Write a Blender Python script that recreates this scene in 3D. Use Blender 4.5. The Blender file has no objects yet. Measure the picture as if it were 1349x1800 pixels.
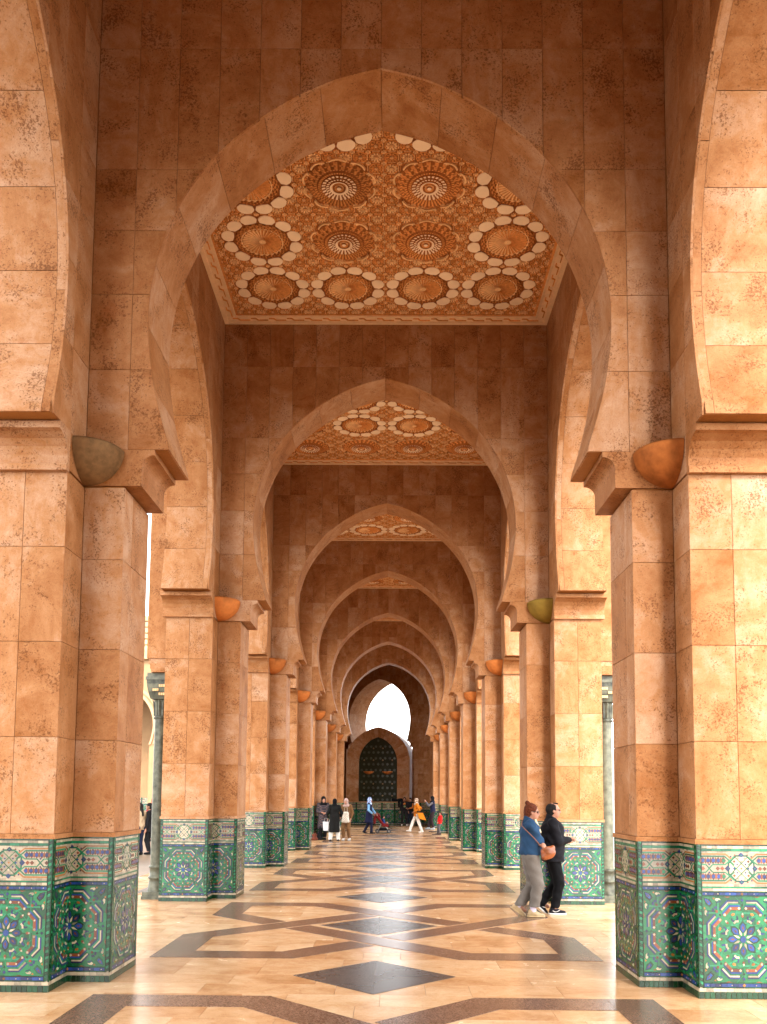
import bpy, bmesh, math, random
import numpy as np
from mathutils import Vector, Matrix
random.seed(7)
scn = bpy.context.scene
R = math.radians

# ------------------------------------------------------------------ camera
CAM = Vector((0.1486, 0.0, 1.75))
cam_data = bpy.data.cameras.new('camera')
cam = bpy.data.objects.new('camera', cam_data)
scn.collection.objects.link(cam)
cam_data.sensor_width = 36.0
cam_data.lens = 1542.9 / 1800 * 36.0
cam_data.shift_y = (1270.5 - 900) / 1800
cam_data.clip_end = 2000
_ya, _pi, _ro = -0.0090, 0.0828, 0.0075
_yaw = Matrix(((math.cos(_ya), -math.sin(_ya), 0), (math.sin(_ya), math.cos(_ya), 0), (0, 0, 1)))
_pit = Matrix(((1, 0, 0), (0, math.cos(_pi), math.sin(_pi)), (0, -math.sin(_pi), math.cos(_pi))))
_W = _pit @ _yaw                       # world -> (right, forward, up)
_r, _f, _u = Vector(_W[0]), Vector(_W[1]), Vector(_W[2])
_right = math.cos(_ro) * _r + math.sin(_ro) * _u
_up = -math.sin(_ro) * _r + math.cos(_ro) * _u
_m = Matrix((_right, _up, -_f)).transposed().to_4x4()
_m.translation = CAM
cam.matrix_world = _m
scn.camera = cam

# ------------------------------------------------------------------ sky, sun, exposure
SUN_EL, SUN_AZ = R(38), R(13)          # hazy sun behind the camera, to the right
world = bpy.data.worlds.new('World')
scn.world = world
world.use_nodes = True
nt = world.node_tree
sky = nt.nodes.new('ShaderNodeTexSky')
sky.sky_type = 'NISHITA'
sky.sun_disc = False
sky.sun_elevation = SUN_EL
sky.sun_rotation = math.pi - SUN_AZ
sky.air_density, sky.dust_density, sky.ozone_density = 1.0, 1.5, 1.0
hs = nt.nodes.new('ShaderNodeHueSaturation')
hs.inputs['Saturation'].default_value = 0.08
bg = nt.nodes['Background']
bg.inputs['Strength'].default_value = 0.15
nt.links.new(sky.outputs[0], hs.inputs['Color'])
nt.links.new(hs.outputs[0], bg.inputs['Color'])
sl = bpy.data.lights.new('sun', 'SUN')
sl.energy, sl.angle, sl.color = 0.5, R(12), (1.0, 0.95, 0.89)
sun = bpy.data.objects.new('sun', sl)
scn.collection.objects.link(sun)
_d = Vector((-math.sin(SUN_AZ) * math.cos(SUN_EL), math.cos(SUN_AZ) * math.cos(SUN_EL), -math.sin(SUN_EL)))
sun.rotation_euler = _d.to_track_quat('-Z', 'Y').to_euler()
vs = scn.view_settings
vs.view_transform, vs.look, vs.exposure, vs.gamma = 'Standard', 'None', 3.18, 1.0
scn.cycles.max_bounces = 12
scn.cycles.diffuse_bounces = 6
scn.cycles.glossy_bounces = 3
scn.cycles.use_denoising = True

# ------------------------------------------------------------------ helpers
col = scn.collection
def link(o, parent=None):
    col.objects.link(o)
    if parent is not None: o.parent = parent
    return o
def tag(o, label=None, cat=None, group=None, kind=None):
    if label: o['label'] = label
    if cat: o['category'] = cat
    if group: o['group'] = group
    if kind: o['kind'] = kind
    return o
def empty(name, loc=(0, 0, 0), rz=0.0):
    o = bpy.data.objects.new(name, None); col.objects.link(o)
    o.location = loc; o.rotation_euler = (0, 0, rz)
    o.empty_display_size = 0.2
    return o
def mesh_obj(name, verts, faces, mats, parent=None, fmat=None, smooth=False):
    me = bpy.data.meshes.new(name)
    me.from_pydata([tuple(map(float, v)) for v in verts], [], faces)
    for m in (mats if isinstance(mats, (list, tuple)) else [mats]): me.materials.append(m)
    if fmat is not None: me.polygons.foreach_set('material_index', np.asarray(fmat, dtype=np.int32))
    if smooth: me.polygons.foreach_set('use_smooth', np.ones(len(me.polygons), dtype=bool))
    me.update()
    return link(bpy.data.objects.new(name, me), parent)
def inst(src, parent, name=None):
    o = src.copy(); col.objects.link(o); o.parent = parent
    return o
def copy_tree(o, parent=None):
    c = o.copy(); col.objects.link(c); c.parent = parent
    for ch in list(o.children): copy_tree(ch, c)
    return c
class MB:
    """collects verts / faces / material indices of one mesh"""
    def __init__(s): s.v, s.f, s.m = [], [], []
    def add(s, verts, faces, mi=0):
        b = len(s.v); s.v += list(verts)
        for f in faces: s.f.append(tuple(b + i for i in f)); s.m.append(mi)
    def box(s, a, b, mi=0):
        x0, y0, z0 = a; x1, y1, z1 = b
        s.add([(x0,y0,z0),(x1,y0,z0),(x1,y1,z0),(x0,y1,z0),(x0,y0,z1),(x1,y0,z1),(x1,y1,z1),(x0,y1,z1)],
              [(3,2,1,0),(4,5,6,7),(0,1,5,4),(1,2,6,5),(2,3,7,6),(3,0,4,7)], mi)
    def lathe(s, prof, c=(0,0,0), n=20, mi=0, a0=0.0, a1=2*math.pi):
        full = abs(a1 - a0 - 2*math.pi) < 1e-6
        k = n if full else n + 1
        vs_ = [(c[0]+r*math.cos(a0+(a1-a0)*i/n), c[1]+r*math.sin(a0+(a1-a0)*i/n), c[2]+z) for r, z in prof for i in range(k)]
        fs = []
        for j in range(len(prof)-1):
            for i in range(n):
                i2 = (i+1) % k
                fs.append((j*k+i, j*k+i2, (j+1)*k+i2, (j+1)*k+i))
        s.add(vs_, fs, mi)
    def build(s, name, mats, parent=None, smooth=False):
        return mesh_obj(name, s.v, s.f, mats, parent, s.m, smooth)
def inset(pts, d):
    """move the outline of a counter-clockwise polygon inwards by d"""
    n = len(pts); out = []
    for i in range(n):
        p0, p1, p2 = pts[i-1], pts[i], pts[(i+1) % n]
        e1 = (p1[0]-p0[0], p1[1]-p0[1]); e2 = (p2[0]-p1[0], p2[1]-p1[1])
        l1 = math.hypot(*e1) or 1e-9; l2 = math.hypot(*e2) or 1e-9
        n1 = (-e1[1]/l1, e1[0]/l1); n2 = (-e2[1]/l2, e2[0]/l2)
        bx, by = n1[0]+n2[0], n1[1]+n2[1]
        k = d / max(0.35, 1 + n1[0]*n2[0] + n1[1]*n2[1])
        out.append((p1[0]+bx*k, p1[1]+by*k))
    return out
def area(p): return 0.5*sum(p[i-1][0]*p[i][1]-p[i][0]*p[i-1][1] for i in range(len(p)))
def slab(pts, fr, th=0.025, gap=0.0014, ch=0.003):
    """a cladding piece: polygon in the (u, v) plane of frame fr=(origin, u, v, normal); front lies on the plane"""
    if area(pts) < 0: pts = pts[::-1]
    o, u, v, n = fr
    a = inset(pts, gap); b = inset(pts, gap + ch)
    P = lambda p, d: tuple(o[i] + u[i]*p[0] + v[i]*p[1] + n[i]*d for i in range(3))
    k = len(pts)
    vs_ = [P(p, 0) for p in b] + [P(p, -ch) for p in a] + [P(p, -th) for p in a]
    cross = (u[1]*v[2]-u[2]*v[1], u[2]*v[0]-u[0]*v[2], u[0]*v[1]-u[1]*v[0])
    same = sum(cross[i]*n[i] for i in range(3)) > 0
    fs = [tuple(range(k))]
    for i in range(k):
        j = (i+1) % k
        fs.append((k+i, k+j, j, i)); fs.append((2*k+i, 2*k+j, k+j, k+i))
    if not same: fs = [f[::-1] for f in fs]
    return vs_, fs
def piece(name, pts, fr, mat, parent, th=0.025, gap=0.0014, jitter=0.0015, ch=0.003):
    vs_, fs = slab(pts, fr, th, gap, ch)
    d = random.uniform(-jitter, 0)
    vs_ = [tuple(v[i] + fr[3][i]*d for i in range(3)) for v in vs_]
    return mesh_obj(name, vs_, fs, mat, parent)
def rect(x0, z0, x1, z1): return [(x0, z0), (x1, z0), (x1, z1), (x0, z1)]

# ------------------------------------------------------------------ materials
def new_mat(name):
    m = bpy.data.materials.new(name); m.use_nodes = True
    t = m.node_tree; b = t.nodes['Principled BSDF']
    return m, t, b
def N(t, typ, **kw):
    n = t.nodes.new(typ)
    for k, v in kw.items():
        if k in n.inputs: n.inputs[k].default_value = v
        else: setattr(n, k, v)
    return n
def L(t, a, b): t.links.new(a, b)
def ramp(t, fac, stops, interp='LINEAR'):
    r = t.nodes.new('ShaderNodeValToRGB'); r.color_ramp.interpolation = interp
    e = r.color_ramp.elements
    while len(e) < len(stops): e.new(0.5)
    for i, (p, c) in enumerate(stops):
        e[i].position = p; e[i].color = tuple(c) + (1.0,) if len(c) == 3 else c
    L(t, fac, r.inputs[0]); return r
def mix(t, fac, a, b, mode='MIX'):
    m = t.nodes.new('ShaderNodeMix'); m.data_type = 'RGBA'; m.blend_type = mode
    for sock, v in ((m.inputs[0], fac), (m.inputs[6], a), (m.inputs[7], b)):
        if hasattr(v, 'is_output'): L(t, v, sock)
        elif isinstance(v, (int, float)): sock.default_value = v
        else: sock.default_value = tuple(v) + (1.0,) if len(v) == 3 else v
    return m.outputs[2]
def mth(t, op, a, b=None, clamp=False):
    m = t.nodes.new('ShaderNodeMath'); m.operation = op; m.use_clamp = clamp
    for i, v in enumerate((a, b)):
        if v is None: continue
        if hasattr(v, 'is_output'): L(t, v, m.inputs[i])
        else: m.inputs[i].default_value = v
    return m.outputs[0]
def piece_coords(t):
    """object coordinates shifted by a random amount for each object / loose piece, plus that random number"""
    tc = N(t, 'ShaderNodeTexCoord'); oi = N(t, 'ShaderNodeObjectInfo'); ge = N(t, 'ShaderNodeNewGeometry')
    rnd = mth(t, 'FRACT', mth(t, 'ADD', mth(t, 'MULTIPLY', oi.outputs['Random'], 7.31), mth(t, 'MULTIPLY', ge.outputs['Random Per Island'], 5.17)))
    wn = N(t, 'ShaderNodeTexWhiteNoise', noise_dimensions='1D'); L(t, rnd, wn.inputs['W'])
    sc = N(t, 'ShaderNodeVectorMath', operation='SCALE'); sc.inputs['Scale'].default_value = 40.0
    L(t, wn.outputs['Color'], sc.inputs[0])
    ad = N(t, 'ShaderNodeVectorMath', operation='ADD')
    L(t, tc.outputs['Object'], ad.inputs[0]); L(t, sc.outputs[0], ad.inputs[1])
    sep = N(t, 'ShaderNodeSeparateColor'); L(t, wn.outputs['Color'], sep.inputs[0])
    return ad.outputs[0], sep.outputs[0], sep.outputs[1], sep.outputs[2]
def travertine(name, c_lo, c_mid, c_hi, streak=(1.1, 1.1, 1.1), rough=0.5, pits=1.0, var=0.3, bump=0.25, stain=0.7, spec=0.06):
    m, t, b = new_mat(name)
    P, r1, r2, r3 = piece_coords(t)
    # bedding: stretched noise, its direction upright or lying from piece to piece
    mp1 = N(t, 'ShaderNodeMapping'); mp1.inputs['Scale'].default_value = (5*streak[0], 5*streak[1], 0.55*streak[2])
    mp2 = N(t, 'ShaderNodeMapping'); mp2.inputs['Scale'].default_value = (0.9*streak[0], 0.9*streak[1], 4.2*streak[2])
    wp = N(t, 'ShaderNodeTexNoise', Scale=1.7, Detail=3.0)
    L(t, P, wp.inputs['Vector'])
    wv = N(t, 'ShaderNodeVectorMath', operation='SCALE'); wv.inputs['Scale'].default_value = 0.35
    L(t, wp.outputs['Color'], wv.inputs[0])
    Pw = N(t, 'ShaderNodeVectorMath', operation='ADD'); L(t, P, Pw.inputs[0]); L(t, wv.outputs[0], Pw.inputs[1])
    L(t, Pw.outputs[0], mp1.inputs[0]); L(t, Pw.outputs[0], mp2.inputs[0])
    sel = mth(t, 'GREATER_THAN', r2, 0.45)
    mv = t.nodes.new('ShaderNodeMix'); mv.data_type = 'VECTOR'
    L(t, sel, mv.inputs[0]); L(t, mp2.outputs[0], mv.inputs[4]); L(t, mp1.outputs[0], mv.inputs[5])
    vein = N(t, 'ShaderNodeTexNoise', Scale=1.6, Detail=8.0, Roughness=0.7); L(t, mv.outputs[1], vein.inputs['Vector'])
    cloud = N(t, 'ShaderNodeTexNoise', Scale=2.1, Detail=6.0, Roughness=0.6, Distortion=0.6); L(t, P, cloud.inputs['Vector'])
    k = mth(t, 'MULTIPLY', r3, 0.55)
    f = mth(t, 'ADD', mth(t, 'MULTIPLY', vein.outputs[0], mth(t, 'SUBTRACT', 0.58, k)), mth(t, 'MULTIPLY', cloud.outputs[0], mth(t, 'ADD', 0.42, k)))
    mot = N(t, 'ShaderNodeTexNoise', Scale=7.5, Detail=9.0, Roughness=0.72, Distortion=1.1); L(t, Pw.outputs[0], mot.inputs['Vector'])
    f = mth(t, 'ADD', mth(t, 'MULTIPLY', f, 0.72), mth(t, 'MULTIPLY', mot.outputs[0], 0.28))
    f = mth(t, 'ADD', f, mth(t, 'MULTIPLY', mth(t, 'SUBTRACT', r1, 0.5), var))
    c = ramp(t, f, [(0.30, c_lo), (0.5, c_mid), (0.70, c_hi)]).outputs[0]
    # rusty clouds and grey bloom with edges of their own
    st = N(t, 'ShaderNodeTexNoise', Scale=3.6, Detail=10.0, Roughness=0.76, Distortion=1.2); L(t, P, st.inputs['Vector'])
    s1 = ramp(t, st.outputs[0], [(0.55, (0,0,0)), (0.66, (1,1,1))]).outputs[0]
    c = mix(t, mth(t, 'MULTIPLY', s1, stain*0.75), c, (0.26, 0.085, 0.02))
    s2 = ramp(t, st.outputs[0], [(0.32, (1,1,1)), (0.41, (0,0,0))]).outputs[0]
    c = mix(t, mth(t, 'MULTIPLY', s2, stain*0.55), c, (0.24, 0.14, 0.065))
    # pits: clusters of small dark holes
    pn = N(t, 'ShaderNodeTexNoise', Scale=46.0, Detail=4.0, Roughness=0.75, Distortion=0.3); L(t, P, pn.inputs['Vector'])
    pc = N(t, 'ShaderNodeTexNoise', Scale=3.1, Detail=4.0); L(t, Pw.outputs[0], pc.inputs['Vector'])
    pf = mth(t, 'ADD', pn.outputs[0], mth(t, 'MULTIPLY', mth(t, 'SUBTRACT', pc.outputs[0], 0.5), 0.5))
    pit = ramp(t, pf, [(0.57, (0,0,0)), (0.635, (1,1,1))]).outputs[0]
    pit = mth(t, 'MULTIPLY', pit, pits)
    c = mix(t, mth(t, 'MULTIPLY', pit, 0.72), c, (0.11, 0.036, 0.009))
    fine = N(t, 'ShaderNodeTexNoise', Scale=90.0, Detail=2.0); L(t, P, fine.inputs['Vector'])
    c = mix(t, 0.16, c, ramp(t, fine.outputs[0], [(0.3, (0.25,0.25,0.25)), (0.7, (0.8,0.8,0.8))]).outputs[0], 'OVERLAY')
    L(t, c, b.inputs['Base Color'])
    b.inputs['Roughness'].default_value = rough
    b.inputs['Specular IOR Level'].default_value = spec
    rr = mth(t, 'ADD', rough, mth(t, 'MULTIPLY', mth(t, 'SUBTRACT', cloud.outputs[0], 0.5), 0.25 if rough > 0.3 else 0.2))
    L(t, rr, b.inputs['Roughness'])
    hgt = mth(t, 'SUBTRACT', mth(t, 'MULTIPLY', vein.outputs[0], 0.25), pit)
    bp = N(t, 'ShaderNodeBump', Strength=bump, Distance=0.004); L(t, hgt, bp.inputs['Height'])
    L(t, bp.outputs[0], b.inputs['Normal'])
    return m
M = {}
M['stone'] = travertine('travertine_cladding', (0.215, 0.073, 0.016), (0.345, 0.160, 0.066), (0.455, 0.284, 0.178), var=0.14, stain=0.62)
M['core'] = travertine('mortar_and_core', (0.20, 0.07, 0.016), (0.28, 0.11, 0.03), (0.34, 0.15, 0.046), pits=0.3, stain=0.2)
M['floor'] = travertine('polished_travertine', (0.36, 0.16, 0.055), (0.535, 0.315, 0.155), (0.66, 0.475, 0.285), streak=(0.35, 1.6, 1.0), rough=0.24, pits=0.15, var=0.16, bump=0.03, stain=0.4, spec=0.36)
def simple(name, c, rough=0.5, noise=0.15, scale=8.0, metal=0.0, spec=0.5, c2=None, bump=0.0, isl=0.25):
    m, t, b = new_mat(name)
    tc = N(t, 'ShaderNodeTexCoord')
    n = N(t, 'ShaderNodeTexNoise', Scale=scale, Detail=5.0, Roughness=0.6); L(t, tc.outputs['Object'], n.inputs['Vector'])
    ge = N(t, 'ShaderNodeNewGeometry'); oi = N(t, 'ShaderNodeObjectInfo')
    fr = mth(t, 'FRACT', mth(t, 'ADD', ge.outputs['Random Per Island'], oi.outputs['Random']))
    f = mth(t, 'ADD', mth(t, 'MULTIPLY', n.outputs[0], 1 - isl), mth(t, 'MULTIPLY', fr, isl))
    lo = tuple(max(0, x*(1-noise*1.6)) for x in c); hi = c2 or tuple(min(0.95, x*(1+noise*1.3)) for x in c)
    L(t, ramp(t, f, [(0.28, lo), (0.72, hi)]).outputs[0], b.inputs['Base Color'])
    b.inputs['Roughness'].default_value = rough; b.inputs['Metallic'].default_value = metal
    b.inputs['Specular IOR Level'].default_value = spec
    if bump:
        bp = N(t, 'ShaderNodeBump', Strength=bump, Distance=0.004); L(t, n.outputs[0], bp.inputs['Height']); L(t, bp.outputs[0], b.inputs['Normal'])
    return m
def granite(name, c1, c2, c3, rough):
    m, t, b = new_mat(name)
    P, r1, r2, r3 = piece_coords(t)
    a = N(t, 'ShaderNodeTexVoronoi', Scale=95.0); L(t, P, a.inputs['Vector'])
    n = N(t, 'ShaderNodeTexNoise', Scale=60.0, Detail=4.0, Roughness=0.8); L(t, P, n.inputs['Vector'])
    big = N(t, 'ShaderNodeTexNoise', Scale=1.4, Detail=5.0); L(t, P, big.inputs['Vector'])
    sp = N(t, 'ShaderNodeSeparateColor'); L(t, a.outputs['Color'], sp.inputs[0])
    f = mth(t, 'ADD', mth(t, 'MULTIPLY', sp.outputs[0], 0.55), mth(t, 'MULTIPLY', n.outputs[0], 0.45))
    c = ramp(t, f, [(0.25, c1), (0.5, c2), (0.78, c3)]).outputs[0]
    c = mix(t, 0.35, c, ramp(t, big.outputs[0], [(0.3, (0.3,0.3,0.3)), (0.7, (0.7,0.7,0.7))]).outputs[0], 'OVERLAY')
    c = mix(t, mth(t, 'MULTIPLY', r1, 0.25), c, c1)
    L(t, c, b.inputs['Base Color'])
    L(t, mth(t, 'ADD', rough, mth(t, 'MULTIPLY', big.outputs[0], 0.1)), b.inputs['Roughness'])
    return m
M['granite'] = granite('brown_granite', (0.07, 0.035, 0.022), (0.155, 0.085, 0.052), (0.27, 0.16, 0.105), 0.2)
M['slate'] = granite('dark_grey_granite', (0.035, 0.03, 0.026), (0.068, 0.06, 0.054), (0.12, 0.108, 0.097), 0.22)
M['grout'] = simple('grey_brown_grout', (0.20, 0.13, 0.085), 0.8, 0.2, 12)
# glazed zellige
def glaze(name, c, v=0.25): return simple(name, tuple(x*0.8 for x in c), 0.18, v*1.35, 45, spec=0.38, isl=0.5, bump=0.12)
Z = {'green': glaze('zellige_green', (0.0045, 0.105, 0.032)), 'dgreen': glaze('zellige_dark_green', (0.003, 0.038, 0.012)),
     'blue': glaze('zellige_blue', (0.009, 0.032, 0.14)), 'navy': glaze('zellige_navy', (0.012, 0.016, 0.08)),
     'white': glaze('zellige_white', (0.36, 0.29, 0.195), 0.2), 'brown': glaze('zellige_brown', (0.15, 0.036, 0.010)),
     'ochre': glaze('zellige_ochre', (0.25, 0.09, 0.012)), 'teal': glaze('zellige_teal', (0.007, 0.13, 0.055)),
     'grout': simple('zellige_grout', (0.22, 0.17, 0.11), 0.8)}
ZK = list(Z); ZM = [Z[k] for k in ZK]; ZI = {k: i for i, k in enumerate(ZK)}
M['carved'] = simple('carved_brown_plaster', (0.62, 0.26, 0.08), 0.8, 0.25, 20, spec=0.08)
M['carved_dark'] = simple('deep_brown_plaster', (0.29, 0.10, 0.028), 0.8, 0.25, 20, spec=0.08)
M['gilt'] = simple('light_ochre_plaster', (0.80, 0.49, 0.24), 0.7, 0.15, 20, spec=0.1)
M['cream'] = simple('cream_plaster', (0.86, 0.66, 0.46), 0.6, 0.06, 6)
M['border'] = simple('pale_border_plaster', (0.82, 0.57, 0.34), 0.6, 0.1, 10)
M['marble'] = simple('green_grey_marble', (0.06, 0.066, 0.047), 0.4, 0.5, 9, spec=0.2, c2=(0.15, 0.15, 0.105))

# ------------------------------------------------------------------ measures
YF, D, DI, E = 8.319, 6.651, 0.84, 0.448     # front of the first arch, bay, arch depth, step of the outer block
XI, XW, XO = 2.462, 2.859, 3.644             # inner face, corridor wall, outer face
ZDADO, ZIMP, ZTIP, ZCEIL = 1.342, 4.742, 5.106, 10.149
NB = 8                                       # arches 0..7
def yp(n): return YF + DI/2 + (n-1)*D        # centre line of arch n
_pts = [(0,9.10),(.30,9.025),(.58,8.925),(.96,8.73),(1.32,8.475),(1.64,8.175),(1.90,7.835),(2.09,7.47),(2.215,7.095),(2.275,6.75),(2.29,6.45),(2.275,6.17),(2.215,5.76),(2.125,5.40),(2.06,5.19),(2.043,5.106)]
def _catmull(P, n=6):
    out = []
    for i in range(len(P)-1):
        p0 = P[i-1] if i else (2*P[0][0]-P[1][0], 2*P[0][1]-P[1][1]); p1, p2 = P[i], P[i+1]
        p3 = P[i+2] if i+2 < len(P) else p2
        for k in range(n):
            s = k/n
            out.append(tuple(0.5*((2*p1[j]) + (-p0[j]+p2[j])*s + (2*p0[j]-5*p1[j]+4*p2[j]-p3[j])*s*s + (-p0[j]+3*p1[j]-3*p2[j]+p3[j])*s**3) for j in (0,1)))
    out.append(P[-1]); return out
ARCH = _catmull(_pts)                         # half profile, apex -> foot
ARCH[0] = (0.0, 9.10)
_az = np.array([p[1] for p in ARCH][::-1]); _ax = np.array([p[0] for p in ARCH][::-1])
def half(z):                                  # half width of the opening at height z
    if z >= 9.10: return 0.0
    return float(np.interp(z, _az, _ax))
def outside(x0, z0, x1, z1, off=0.0):
    """cell minus the arch opening (right half, x >= 0)"""
    zs = [z0] + [z for z in _az if z0 < z < z1] + [z1]
    L_, ok = [], False
    for z in zs:
        b = half(z) + (off if z < 9.10 else 0)
        L_.append((max(x0, b), z))
    keep = [(x, z) for x, z in L_ if x < x1 - 1e-4]
    if len(keep) < 2: return None
    zlo, zhi = keep[0][1], keep[-1][1]
    # extend to where the curve meets x1
    for (xa, za), (xb, zb) in zip(L_, L_[1:]):
        if (xa < x1 - 1e-4) != (xb < x1 - 1e-4):
            tt = (x1 - xa)/(xb - xa); zc = za + tt*(zb - za)
            if xa >= x1 - 1e-4: keep = [(x1, zc)] + keep; zlo = zc
            else: keep = keep + [(x1, zc)]; zhi = zc
    pts = [(x1, zlo)] + [(x1, zhi)] + keep[::-1]
    out = []
    for p in pts:
        if not out or abs(p[0]-out[-1][0]) + abs(p[1]-out[-1][1]) > 1e-4: out.append(p)
    if abs(out[0][0]-out[-1][0]) + abs(out[0][1]-out[-1][1]) < 1e-4: out.pop()
    # drop collinear points on straight runs
    res = []
    for i, p in enumerate(out):
        a, c = out[i-1], out[(i+1) % len(out)]
        cr = (p[0]-a[0])*(c[1]-p[1]) - (p[1]-a[1])*(c[0]-p[0])
        if abs(cr) > 1e-7: res.append(p)
    return res if len(res) >= 3 and abs(area(res)) > 0.004 else None
ORD = ['hindmost', 'nearest', 'second', 'third', 'fourth', 'fifth', 'sixth', 'seventh']
# ------------------------------------------------------------------ ground and floor
def sheet(name, x0, y0, x1, y1, z, mat):
    return mesh_obj(name, [(x0,y0,z),(x1,y0,z),(x1,y1,z),(x0,y1,z)], [(0,1,2,3)], mat)
def paving_mat():
    m, t, b = new_mat('plaza_paving')
    tc = N(t, 'ShaderNodeTexCoord')
    br = N(t, 'ShaderNodeTexBrick', Scale=1.0); br.inputs['Brick Width'].default_value = 0.9; br.inputs['Row Height'].default_value = 0.9
    br.inputs['Mortar Size'].default_value = 0.008; br.offset = 0.0
    br.inputs['Color1'].default_value = (0.15, 0.105, 0.066, 1); br.inputs['Color2'].default_value = (0.19, 0.135, 0.085, 1); br.inputs['Mortar'].default_value = (0.25, 0.18, 0.12, 1)
    L(t, tc.outputs['Object'], br.inputs['Vector'])
    n = N(t, 'ShaderNodeTexNoise', Scale=0.8, Detail=7.0); L(t, tc.outputs['Object'], n.inputs['Vector'])
    c = mix(t, 0.4, br.outputs[0], ramp(t, n.outputs[0], [(0.3, (0.3,0.3,0.3)), (0.7, (0.75,0.75,0.75))]).outputs[0], 'OVERLAY')
    L(t, c, b.inputs['Base Color']); b.inputs['Roughness'].default_value = 0.35
    return m
tag(sheet('ground', -700, -500, 700, 900, -0.016, paving_mat()), kind='structure')
floor = tag(mesh_obj('floor', [(-5.2,-6,-0.006),(5.2,-6,-0.006),(5.2,53,-0.006),(-5.2,53,-0.006)], [(0,1,2,3)], M['grout']), kind='structure')
TW, TH = 0.81, 0.4157
tiles = []
iy0 = int(-2/TH)
for iy in range(iy0, int(53/TH)):
    y = iy*TH
    off = (0.0, 0.405, 0.2)[iy % 3]
    x = -5.2 + off - TW
    while x < 5.2:
        w = TW*random.choice((1, 1, 1, 0.5, 1.5))
        tiles.append((max(x, -5.2), y, min(x+w, 5.2), y+TH)); x += w
tiles = [t for t in tiles if t[2]-t[0] > 0.06]
UP = ((0,0,0), (1,0,0), (0,1,0), (0,0,1))
def in_view(t):
    y = (t[1]+t[3])/2; x = (t[0]+t[2])/2
    return y > 6.6 and abs(x-0.15) < 0.45*y + 0.5
def big_first(t): return (t[1]+t[3])/2
vis = sorted([t for t in tiles if in_view(t)], key=big_first)
near, rest = vis[:295], vis[295:] + [t for t in tiles if not in_view(t)]
for x0, y0, x1, y1 in near:
    piece('tile', rect(x0, y0, x1, y1), UP, M['floor'], floor, th=0.006, gap=0.0016, jitter=0.0006, ch=0.0008)
mb = MB()
for x0, y0, x1, y1 in rest:
    v, f = slab(rect(x0, y0, x1, y1), UP, 0.006, 0.0016, 0.0008); mb.add(v, f[:1])
tag(mb.build('distant_tiles', M['floor'], floor), kind='stuff')
# interlaced granite bands and diamonds, one figure in each bay
FZ = (0,0,0.0035)
def fig(yc, k):
    fr = ((0, yc, 0.0035), (1,0,0), (0,1,0), (0,0,1))
    def P(name, pts, mat=M['granite']):
        piece(name, pts, fr, mat, floor, th=0.0034, gap=0.0012, jitter=0.0003, ch=0.0005)
    O, I, B, V = 1.55, 0.97, 2.44, 2.03     # diagonal strips, outer frame, inner frame
    g = 0.035
    mid = lambda a: a
    # over strips: y-x in [I,O] on the left ... ; under strips are cut where they pass beneath
    for s in (1, -1):                        # y - x = s*[I..O]   (over at x = -+1.26, under at y = -+1.26)
        ends = []
        # three runs: frame -> first crossing(under at |y|), etc.  param w = (y + x)/2 along the strip
        def strip(w0, w1, a=I, b=O):
            e = lambda w, r: (math.copysign(B - O/2 if r == O else V - I/2, w) if abs(w) > 1.6 else w)
            pts = [(e(w0,a) - s*a/2, e(w0,a) + s*a/2), (e(w1,a) - s*a/2, e(w1,a) + s*a/2), (e(w1,b) - s*b/2, e(w1,b) + s*b/2), (e(w0,b) - s*b/2, e(w0,b) + s*b/2)]
            P('granite_band', pts)
        # crossing with strip y + x = +-[I..O]  -> w in +-[I/2, O/2]
        # for s=+1 : crossing at w=-0.63 is the left one (over), at w=+0.63 the top one (under)
        over = -1 if s > 0 else 1
        lo, hi = -O/2, O/2
        if over < 0:
            strip(-1.63, I/2 - g); strip(O/2 + g, 1.63)
        else:
            strip(-1.63, -O/2 - g); strip(-I/2 + g, 1.63)
    for s in (1, -1):                        # y + x = s*[I..O], param w = (y - x)/2
        def strip2(w0, w1, a=I, b=O):
            e = lambda w, r: (math.copysign(B - O/2 if r == O else V - I/2, w) if abs(w) > 1.6 else w)
            pts = [(s*a/2 - e(w0,a), s*a/2 + e(w0,a)), (s*a/2 - e(w1,a), s*a/2 + e(w1,a)), (s*b/2 - e(w1,b), s*b/2 + e(w1,b)), (s*b/2 - e(w0,b), s*b/2 + e(w0,b))]
            P('granite_band', pts)
        if s > 0: # crossings: w=+0.63 top (over), w=-0.63 right (under)
            strip2(-1.63, -O/2 - g); strip2(-I/2 + g, 1.63)
        else:     # w=-0.63 bottom (over), w=+0.63 left (under)
            strip2(-1.63, I/2 - g); strip2(O/2 + g, 1.63)
    for sx in (1, -1):
        for sy in (1, -1):
            # elbow pieces: from the diagonal to the flat run, the flat run, the upright run
            a = (1.63 - O/2, 1.63 + O/2); b = (1.63 - I/2, 1.63 + I/2)
            c1 = (B - O, B); c2 = (V - I, V)
            P('granite_band', [(sx*p, sy*q) for p, q in (c1, (V+.0, B), (V, V), c2)])
            P('granite_band', [(sx*p, sy*q) for p, q in ((V, B), (B, B), (B, B-O), (V, V-I))])
    d = 0.79
    for yy in (0, D/2):
        frd = ((0, yc+yy, 0.0035), (1,0,0), (0,1,0), (0,0,1))
        for q in ([(-d,0),(0,-d),(0,0)], [(0,-d),(d,0),(0,0)], [(d,0),(0,d),(0,0)], [(0,d),(-d,0),(0,0)]):
            piece('granite_diamond_quarter', q, frd, M['slate'], floor, th=0.0034, gap=0.0008, jitter=0.0002, ch=0.0004)
for k in range(-1, 7):
    fig(12.03 + k*D, k)
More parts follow.
